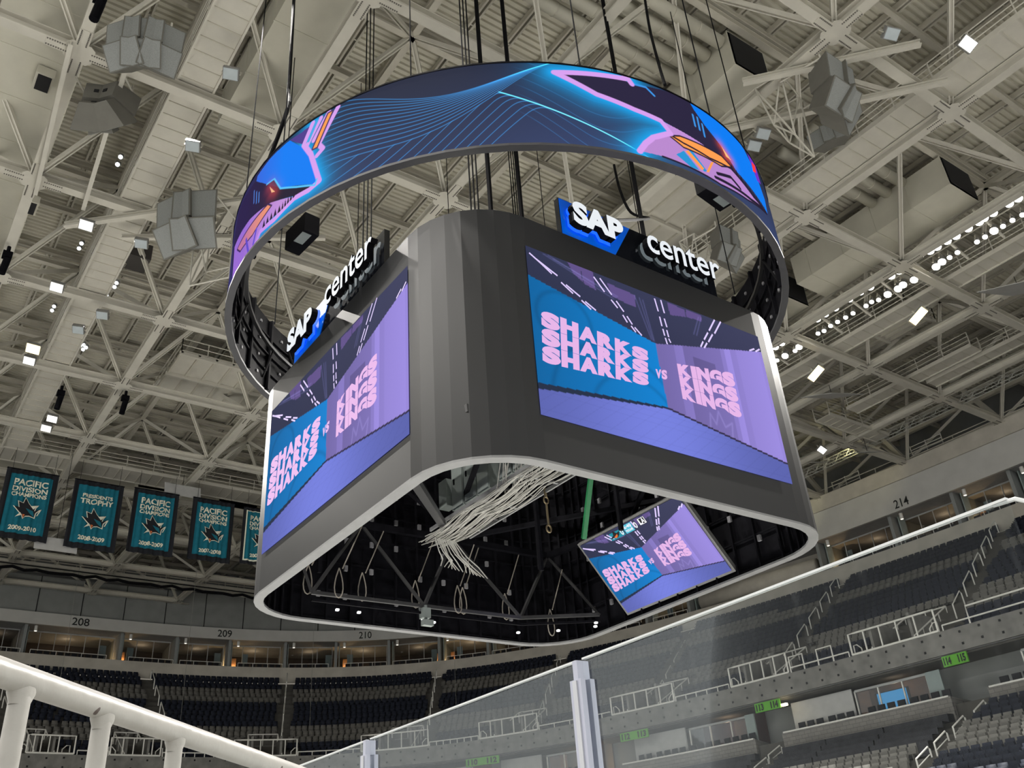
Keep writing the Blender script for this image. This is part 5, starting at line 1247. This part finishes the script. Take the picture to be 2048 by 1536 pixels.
# black cover over the top rows of the lower stand
for k, (y0, y1) in enumerate(((31.0, 35.46), (35.48, 39.76), (39.78, 43.2), (45.4, 52), (52.02, 58.5))):
    ph = seg_phi(y0, y1, LA, LB); prof = []
    prof = [(LA-.1, LB-.1, 8.5), (LA-1.0, LB-1.0, 8.45), (LA-1.05, LB-1.05, 8.0), (LA-2, LB-2, 7.95), (LA-2.05, LB-2.05, 7.6), (LA-2.9, LB-2.9, 7.55), (LA-2.95, LB-2.95, 7.2), (LA-3.8, LB-3.8, 7.15), (LA-3.85, LB-3.85, 6.8), (LA-4.6, LB-4.6, 6.75), (LA-4.7, LB-4.7, 6.0), (LA-.1, LB-.1, 6.3)]
    o = band('seat_cover', prof, tarpm, ph=ph); tag(o, 'black cover over the rows below the brick ledge, %s' % ('nearest piece', 'second nearest piece', 'third nearest piece', 'nearest piece left of the aisle', 'farthest piece')[k], 'cover')
# ================================================================ vomitories and their rails
for k, (f0, f1) in enumerate(VL):
    lo_, hi = min(f0, f1), max(f0, f1); mid, hw = (lo_+hi)/2, (hi-lo_)/2
    w0, w1 = mid-hw*.5, mid+hw*.5; a2, b2 = tab(3.9/NR)
    # left = larger phi
    Lf, t, n = frame_at(w1, A_A+.35, A_B+.35); Rf, _, _ = frame_at(w0, A_A+.35, A_B+.35); dp = 5.0; zt = Z_R0+RISE*3+.25
    Z = Vector((0,0,1)); w_ = (Rf-Lf).length; t = (Rf-Lf)/w_; n = Vector((-t.y, t.x, 0)); n = n if n.dot(Lf-Vector((CX, CY, 0))) > 0 else -n
    mb = MB(); mb.obox(Lf+Z*12.2, t*.2, n*dp, Z*(zt-12.2)); mb.obox(Rf-t*.2+Z*12.2, t*.2, n*dp, Z*(zt-12.2)); mb.obox(Lf+n*dp+Z*12.2, t*w_, n*.2, Z*(zt-12.2))
    mb.obox(Lf+n*(dp-.05)+t*w_*.18+Z*12.3, t*w_*.62, -n*.03, Z*1.5, 1)
    struct(mb.build('wall_vomitory_%d' % (k+1), [conc, mat('pale_plate', (.42, .42, .38), .6)]))
    nm = words_of(k)
    rl = thing('stair_opening_rail', 'white tube rail around the %s stair opening from the left, upper stand' % nm, 'guard rail', Lf.lerp(Rf, .5)+Z*13.4)
    q0, q1 = bowl(hi, A_A+.1, A_B+.1), bowl(lo_, A_A+.1, A_B+.1); cnt = 5; H = 1.35
    pts = [bowl(hi+(lo_-hi)*i/10, A_A+.1, A_B+.1) for i in range(11)]
    MB().tube([pts[0]+Z*13.5]+[p+Z*(13.5+H) for p in pts]+[pts[-1]+Z*13.5], .065, 8).build('front_hoop', railm, rl)
    MB().tube([p+Z*13.5 for p in pts], .09, 6).build('kick_rail', railm, rl)
    for i in range(1, cnt): MB().beam(pts[0].lerp(pts[-1], i/cnt)*0+pts[int(i*10/cnt)]+Z*13.5, pts[int(i*10/cnt)]+Z*(13.5+H), .08, .08).build('baluster', railm, rl)
    bL, bR = Lf+n*dp, Rf+n*dp
    for q in (Lf, Rf):      # sloping side rails up the walls
        MB().tube([q+Z*13.1, q+Z*13.7, q+n*dp+Z*(zt+1.0), q+n*dp+Z*zt], .055, 6).build('side_rail', railm, rl)
        for i in (1, 2, 3): MB().beam(q+n*dp*i/4+Z*(13.2+(zt-13.2)*i/4), q+n*dp*i/4+Z*(13.7+(zt+.95-13.7)*i/4), .06, .06).build('side_post', railm, rl)
    MB().tube([bL+Z*(zt+1.0), bR+Z*(zt+1.0)], .055, 6).build('back_rail', railm, rl); c = bL.lerp(bR, .5); MB().beam(c+Z*zt, c+Z*(zt+1), .06, .06).build('back_post', railm, rl)
    for e, sg in ((hi, 1), (lo_, -1)):     # short hooped handrail beside the opening
        q = bowl(mid+(e-mid)*.80, A_A+.6, A_B+.6); MB().tube([q+Z*12.8, q+Z*13.9, q+n*.35*0+t*.3*sg*-1+Z*14.2, q+t*.55*sg*-1+Z*14.2, q+t*.6*sg*-1+Z*12.8], .045, 6).build('small_hoop', railm, rl)
    x = MB().obox(bL.lerp(bR, .42)-n*.06+Z*(zt-.65), t*.5, n*.04, Z*.45).build('notice_plate', mat('notice_grey', (.35, .35, .33), .6), rl)
# low rail along the fascia between the openings
prev = math.radians(118)
runs = []
for f0, f1 in VL:
    runs.append((prev, max(f0, f1))); prev = min(f0, f1)
runs.append((prev, math.radians(-12)))
for k, (a, b) in enumerate(runs):
    if abs(a-b) < .004: continue
    m = max(4, int(abs(a-b)*60)); pts = [bowl(a+(b-a)*(i+.2)/(m+.4), A_A+.12, A_B+.12) for i in range(m+1)]; Z = Vector((0,0,1))
    rl = thing('fascia_rail', 'low white rail on the concrete fascia, %s run from the left' % words_of(k), 'rail', pts[0]+Z*13.4)
    MB().tube([p+Z*13.78 for p in pts], .05, 6).build('rail_pipe', railm, rl)
    for p in pts[::max(1, m//4)]: MB().beam(p+Z*13.42, p+Z*13.78, .06, .06).build('stub_post', railm, rl)
    if k in (7, 8):
        for q in range(2):
            s0, s1 = pts[int(m*(.08+q*.46))], pts[int(m*(.48+q*.46))]
            MB().tube([s0+Z*13.4, s0+Z*14.5, s1+Z*14.5, s1+Z*13.4], .055, 6).build('tall_hoop', railm, rl)
# handrails up the aisles
for k, (u, v) in enumerate(AL):
    d = v-u; Ltot = d.length; d /= Ltot; slope = (Z_R0+RISE*NR-Z_R0)/Ltot; Z = Vector((0,0,1)); cnt = 4 if k < 5 else 5
    for i in range(cnt):
        s0 = Ltot*(.16+.80*i/cnt); s1 = s0+Ltot*.80/cnt*.62; p, q = u+d*s0, u+d*s1
        zp, zq = Z_R0+slope*s0, Z_R0+slope*s1
        rl = thing('aisle_handrail', 'white handrail, %s upper-stand aisle from the left, %s rail from the bottom' % (words_of(k).replace('leftmost', 'first'), words_of(i).replace('leftmost', 'first')), 'handrail', p+Z*zp)
        MB().tube([p+Z*zp, p+Z*(zp+.95), q+Z*(zq+.95), q+d*.25+Z*(zq+.85), q+d*.3+Z*zq], .045 if k > 3 else .055, 6).build('bent_rail', railm, rl)
for k, (yy, kk) in enumerate([(45.2, i) for i in range(3)]+[(30.3, i) for i in range(4)]):
    right_ = yy < 40; p = Vector((54.0-1.75*kk, ((29.0, 29.5, 29.8, 30.0) if right_ else (44.1, 44.0, 44.1))[kk], 0)); q = p+Vector((-1.35, 0, 0)); Z = Vector((0,0,1))
    z0 = 7.95-.478*max(0, LA-(p.x-CX)); z1 = 7.95-.478*max(0, LA-(q.x-CX))
    # rail rises away from the rink
    rl = thing('aisle_handrail', 'two-bar handrail in the lower aisle %s, %s down' % ('left of the roller screen' if yy > 40 else 'right of the long ledge', ('first', 'second', 'third', 'fourth')[kk]), 'handrail', p+Z*z0)
    MB().tube([q+Z*z1, q+Z*(z1+1.0), p+Z*(z0+1.0), p+Vector((.15,0,0))+Z*(z0+.9), p+Vector((.2,0,0))+Z*z0], .05, 8).build('bent_rail', railm, rl)
    MB().tube([q+Z*(z1+.6), p+Z*(z0+.6)], .035, 6).build('mid_bar', railm, rl)
for k, (yy, x_) in enumerate(((38.6, 48.0), (25.9, 48.6))):
    Z = Vector((0,0,1)); z0 = 6.0; rl = thing('landing_barrier', 'white hooped barrier low in the right stand at the picture bottom, %s' % ('left one', 'right one'), 'guard rail', (x_, yy, z0-1)) if False else thing('landing_barrier', 'white hooped barrier cut by the bottom picture edge, %s one' % ('left', 'right')[k], 'guard rail', (x_, yy, 3.6))
    MB().tube([(x_, yy+1.6, 3.6), (x_, yy+1.6, 5.5), (x_, yy-1.6, 5.5), (x_, yy-1.6, 3.6)], .055, 8).build('hoop', railm, rl)
    MB().tube([(x_, yy+1.2, 3.9), (x_, yy+.2, 5.3)], .04, 6).build('brace', railm, rl)
# ================================================================ field level suites: green signs, screens, chairs
def gsign(px0, px1, py, txt, lb, z=11.95):
    q0, q1 = onz(px0-9, py, z-.3), onz(px1+9, py, z-.3); p0, p1 = phi_of(q0.x, q0.y, A_A, A_B), phi_of(q1.x, q1.y, A_A, A_B)
    o, q = bowl(p0, A_A-.06, A_B-.06), bowl(p1, A_A-.06, A_B-.06); t = (q-o); n = Vector((-t.y, t.x, 0)).normalized(); n = n if n.dot(o-Vector((CX, CY, 0))) > 0 else -n
    s = thing('section_sign', lb, 'sign', o.lerp(q, .5)+Vector((0,0,z-.6))); Z = Vector((0,0,1))
    MB().obox(o+Z*(z-.62)+n*.05, t, n*.12, Z*.62).build('sign_panel', greenm, s)
    mb = MB(); a, b = txt
    put_text(mb, a, frame_fn(o+t*.06+Z*(z-.54)+n*.02, t*.30, Z*.46), bold=.05); put_text(mb, b, frame_fn(o+t*.64+Z*(z-.54)+n*.02, t*.30, Z*.46), bold=.05); mb.build('numbers', inkm, s)
gsign(1882, 1948, 1320, ('114', '115'), 'green sign reading 114 115 under the concrete fascia at right')
gsign(1516, 1562, 1415, ('113', '114'), 'green sign reading 113 114 under the concrete fascia')
gsign(1249, 1292, 1475, ('112', '113'), 'green sign reading 112 113 just right of the glass post')
gsign(943, 989, 1515, ('110', '112'), 'green sign reading 110 112 near the bottom, seen through the glass')
Z = Vector((0,0,1))
def cpt(y, off, z):
    for i in range(2000):
        p = math.radians(-20+100*i/2000); q = bowl(p, A_A+off, A_B+off)
        if q.y >= y: return Vector((q.x, q.y, z))
def fbox(name, y0, y1, off0, off1, z0, z1, m, lb=None, cat=None, parent=None):
    a, b, c, d = cpt(y0, off0, z0), cpt(y1, off0, z0), cpt(y1, off1, z0), cpt(y0, off1, z0); mb = MB(); u = Z*(z1-z0); mb.hexa([a, d, c, b, a+u, d+u, c+u, b+u]); o = mb.build(name, m, parent)
    return tag(o, lb, cat) if lb else o
fw = 0
for (y0, y1), n_p, kindm, in (((33.6, 38.9), 3, 0), ((47.6, 53.2), 3, 1), ((61.9, 66.6), 3, 2), ((18, 27.2), 4, 3), ((73, 78), 3, 2)):
    fw += 1; w_ = bpy.data.objects.new('window_%d' % (nwin+fw), None); C.objects.link(w_); w_.location = cpt(y0, 1.6, 9+E); w_['kind'] = 'structure'
    for i in range(n_p+1):
        yy = y0+(y1-y0)*i/n_p; a = cpt(yy, 1.55, 8.6); MB().beam(a, a+Z*2.9, .09, .09).build('mullion', railm, w_)
    fbox('head_rail', y0, y1, 1.5, 1.62, 11.45, 11.6, frm, parent=w_); a, b = cpt(y0, 1.58, 8.6), cpt(y1, 1.58, 8.6); MB().add([a, b, b+Z*2.9, a+Z*2.9], [(0,1,2,3)]).build('pane', winm, w_)
    struct(fbox('wall_room_back', y0, y1, 3.0, 3.1, 8.0, 12.0, (woodm, mat('maroon_wall', (.055, .018, .016), .7), mat('tan_wall', (.20, .16, .12), .7), frostm)[kindm]))
fbox('wood_partition', 38.0, 38.9, 1.7, 2.4, 8.0, 11.5, woodm, 'brown wooden partition beside the wall screen at right', 'partition'); fbox('wood_partition', 48.2, 49.3, 1.7, 2.4, 8.0, 11.5, woodm, 'brown wooden partition in the window left of sign 113 114', 'partition')
fbox('wood_partition', 65.6, 66.5, 1.7, 2.4, 8.0, 11.5, woodm, 'brown wooden partition left of the glass post window', 'partition')
for y0, y1, lb in ((39.0, 43.9, 'white roller screen in the bay left of the wall television'), (53.4, 58.2, 'white roller screen in the bay right of sign 112 113'), (66.9, 70.4, 'white roller screen behind the tall glass post'), (77.4, 79.0, 'white roller screen at the far bottom')):
    fbox('white_screen', y0, y1, 1.3, 1.4, 8.8, 11.7, whitem, lb, 'screen')
fbox('privacy_glass', 32.6, 33.6, 1.4, 1.5, 8.6, 11.6, frostm, 'greenish frosted glass panel right of the wall television', 'glass panel'); fbox('privacy_glass', 47.1, 47.9, 1.2, 1.3, 8.6, 11.6, frostm, 'greenish frosted glass panel beside sign 113 114', 'glass panel')
tv = thing('wall_television', 'lit blue wall television inside the right field suite', 'television', cpt(36.5, 2.4, 9.6)); a = cpt(35.3, 1.75, 9.98); b = cpt(37.5, 1.75, 9.98)
fbox('tv_case', 35.2, 37.6, 1.78, 1.88, 9.92, 11.14, blackm, parent=tv); MB().add([a, b, b+Z*1.1, a+Z*1.1], [(0,1,2,3)]).build('tv_picture', tvm, tv)
l = bpy.data.lights.new('room_light', 'POINT'); l.energy = 16; l.color = (1, .8, .6); l.shadow_soft_size = .2; o = bpy.data.objects.new('room_light', l); C.objects.link(o); o.location = cpt(36, 1.9, 11.2+E)
l = bpy.data.lights.new('room_light', 'POINT'); l.energy = 30; l.color = (1, .7, .45); l.shadow_soft_size = .2; o = bpy.data.objects.new('room_light', l); C.objects.link(o); o.location = cpt(50, 2.0, 11.2+E)
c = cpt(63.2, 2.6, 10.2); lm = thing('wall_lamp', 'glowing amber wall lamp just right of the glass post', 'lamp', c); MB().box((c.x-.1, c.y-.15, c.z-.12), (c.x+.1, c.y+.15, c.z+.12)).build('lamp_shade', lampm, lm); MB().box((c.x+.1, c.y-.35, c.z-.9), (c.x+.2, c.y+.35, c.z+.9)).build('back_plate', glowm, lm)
l = bpy.data.lights.new('lamp_glow', 'POINT'); l.energy = 60; l.color = (1, .62, .28); l.shadow_soft_size = .05; o = bpy.data.objects.new('lamp_glow', l); C.objects.link(o); o.location = c+Vector((-.3, 0, E))
for lo_, y0, y1 in (('along the wall television bay', 32.2, 43.5), ('in the bay past the next stair', 47.2, 57.8), ('right of the nearest portal', 20, 28.4), ('behind the glass post', 62.5, 70)):
    y = y0; i = 0
    while y < y1:
        if not (37.8 < y < 38.9): chair(cpt(y, .55, 0), Vector((0, -1, 0)), Vector((1, 0, 0)), 'black chair behind the brick ledge, %s' % lo_, 'black chairs %s' % lo_, 9.22)
        y += .72 if i % 4 != 3 else .95; i += 1
struct(band('floor_field_riser', [(A_A+.25, A_B+.25, 8.0), (A_A+.95, A_B+.95, 8.0), (A_A+.95, A_B+.95, 9.2), (A_A+.25, A_B+.25, 9.2)], stepm))
for y_, z_, lb in ((43.6, 11.5, 'small lit oval light beside sign 113 114'),):
    c = cpt(y_, .2, z_); x = MB().box((c.x-.1, c.y-.22, c.z-.08), (c.x+.1, c.y+.22, c.z+.08)).build('soffit_light', lampm); tag(x, lb, 'light')
# ================================================================ rink glass in the foreground
GX, GZ = 2.4, .855
ys = [1.04, 2.86, 4.66, 6.46, 8.26]
mb = MB(); mb.box((GX-.06, .6, -1.75), (GX+.10, 9.2, -.62)); tag(mb.build('dasher_board', whitem), 'white dasher board carrying the rink glass, below the picture', 'board')
for k in range(4):
    y0, y1 = ys[k]+.02, ys[k+1]-.02; g = thing('rink_glass', 'scuffed clear rink glass panel %s' % ('at the right picture edge up to the near post', 'between the tall post and the left post', 'left of the left post, sloping out of the picture', 'outermost at the bottom edge')[k], 'glass panel', (GX, y0, -.62))
    MB().box((GX-.006, y0, -.62), (GX+.006, y1, GZ)).build('pane', glassm, g); MB().box((GX-.008, y0, GZ), (GX+.008, y1, GZ+.007)).build('polished_edge', edgem, g)
postm = mat('anodised_post', (.56, .58, .70), .35, metal=.3)
for k, y_ in enumerate(ys[1:4]):
    p = thing('glass_post', 'bluish aluminium post holding the rink glass, %s' % ('the tall one right of centre', 'the lower left one', 'outside the picture')[k], 'post', (GX, y_, -.62))
    MB().box((GX-.035, y_-.034, -.62), (GX-.012, y_+.034, GZ-.075)).build('front_channel', postm, p); MB().box((GX+.012, y_-.034, -.62), (GX+.035, y_+.034, GZ-.075)).build('rear_channel', postm, p)
    MB().box((GX-.030, y_-.014, GZ-.075), (GX+.030, y_+.014, GZ-.002)).build('top_clip', postm, p)
    MB().box((GX-.041, y_-.012, -.62), (GX-.035, y_+.012, GZ-.08)).build('center_strip', mat('pale_strip', (.66, .68, .74), .4), p)
e = thing('glass_end_post', 'clear rounded glass end with bright edge at the right picture border', 'post', (GX, 1.0, -.62))
MB().box((GX-.012, .985, -.62), (GX+.012, .997, GZ-.08)).build('end_edge', edgem, e); MB().tube([(GX, 1.10, GZ), (GX, 1.04, GZ-.004), (GX, 1.0, GZ-.03), (GX, .988, GZ-.09)], .006, 6).build('rounded_corner', edgem, e); MB().box((GX-.03, .93, -.62), (GX+.03, .98, GZ-.1)).build('channel', postm, e)
# ================================================================ painted railing at the lower left
painted = mat('chipped_white_paint', (.56, .545, .515), .38, noise=(14, .04), bump=.25)
_nt = painted.node_tree; _b = _nt.nodes['Principled BSDF']; _src = _b.inputs['Base Color'].links[0].from_socket
_v = _nt.nodes.new('ShaderNodeTexNoise'); _v.inputs['Scale'].default_value = 16; _v.inputs['Detail'].default_value = 2
_tc = _nt.nodes.new('ShaderNodeTexCoord'); _nt.links.new(_tc.outputs['Object'], _v.inputs['Vector'])
_r = _nt.nodes.new('ShaderNodeValToRGB'); _r.color_ramp.elements[0].position = .735; _r.color_ramp.elements[1].position = .745; _nt.links.new(_v.outputs['Fac'], _r.inputs['Fac'])
_m = _nt.nodes.new('ShaderNodeMix'); _m.data_type = 'RGBA'; _nt.links.new(_r.outputs['Color'], _m.inputs[0]); _nt.links.new(_src, _m.inputs[6]); _m.inputs[7].default_value = (.12, .09, .08, 1); _nt.links.new(_m.outputs[2], _b.inputs['Base Color'])
H_ = .418
def railpt(px, py): return onz(px, py, H_)
P0, P1 = railpt(0, 1344), railpt(520, 1522)
dR = (P1-P0).normalized(); rail = thing('painted_pipe_railing', 'thick white painted pipe railing with chipped paint crossing the lower left corner', 'railing', (P0.x, P0.y, -1.75))
RR_ = .0245
MB().tube([P0-dR*1.2, P0, P1, P1+dR*1.2], RR_, 28).build('top_pipe', painted, rail, smooth=True)
for k, (px, py) in enumerate(((47, 1360), (208, 1415), (352, 1465))):
    d = ray(px, py); # intersect with the rail axis in plan
    A_, B_ = P0, dR; t_ = (A_.x*d.y-A_.y*d.x)/(B_.y*d.x-B_.x*d.y); q = A_+B_*t_
    mb = MB(); r = .0185
    mb.tube([q-Z*2.1, q-Z*.3, q-Z*.03, q], r, 22); mb.build('baluster', painted, rail, smooth=True)
    mb = MB(); prevr = [(.0186, -.044), (.0205, -.037), (.0232, -.030), (.0255, -.024), (.0262, -.014)]
    n = 22
    for rr, dz in prevr:
        for j in range(n):
            a = 2*math.pi*j/n; x_, y_ = rr*math.cos(a), rr*math.sin(a); mb.v.append(tuple(q+dR*x_*1.15+Vector((-dR.y, dR.x, 0))*y_*.8+Z*(dz+.0)))
    for i in range(len(prevr)-1):
        for j in range(n): mb.f.append((i*n+j, i*n+(j+1) % n, (i+1)*n+(j+1) % n, (i+1)*n+j)); mb.m.append(0)
    mb.build('weld_collar', painted, rail, smooth=True)
mb = MB(); mb.beam(P0-dR*1.2+Z*(-2.13), P1+dR*1.2+Z*(-2.13), .12, .10); mb.build('bottom_plate', painted, rail)
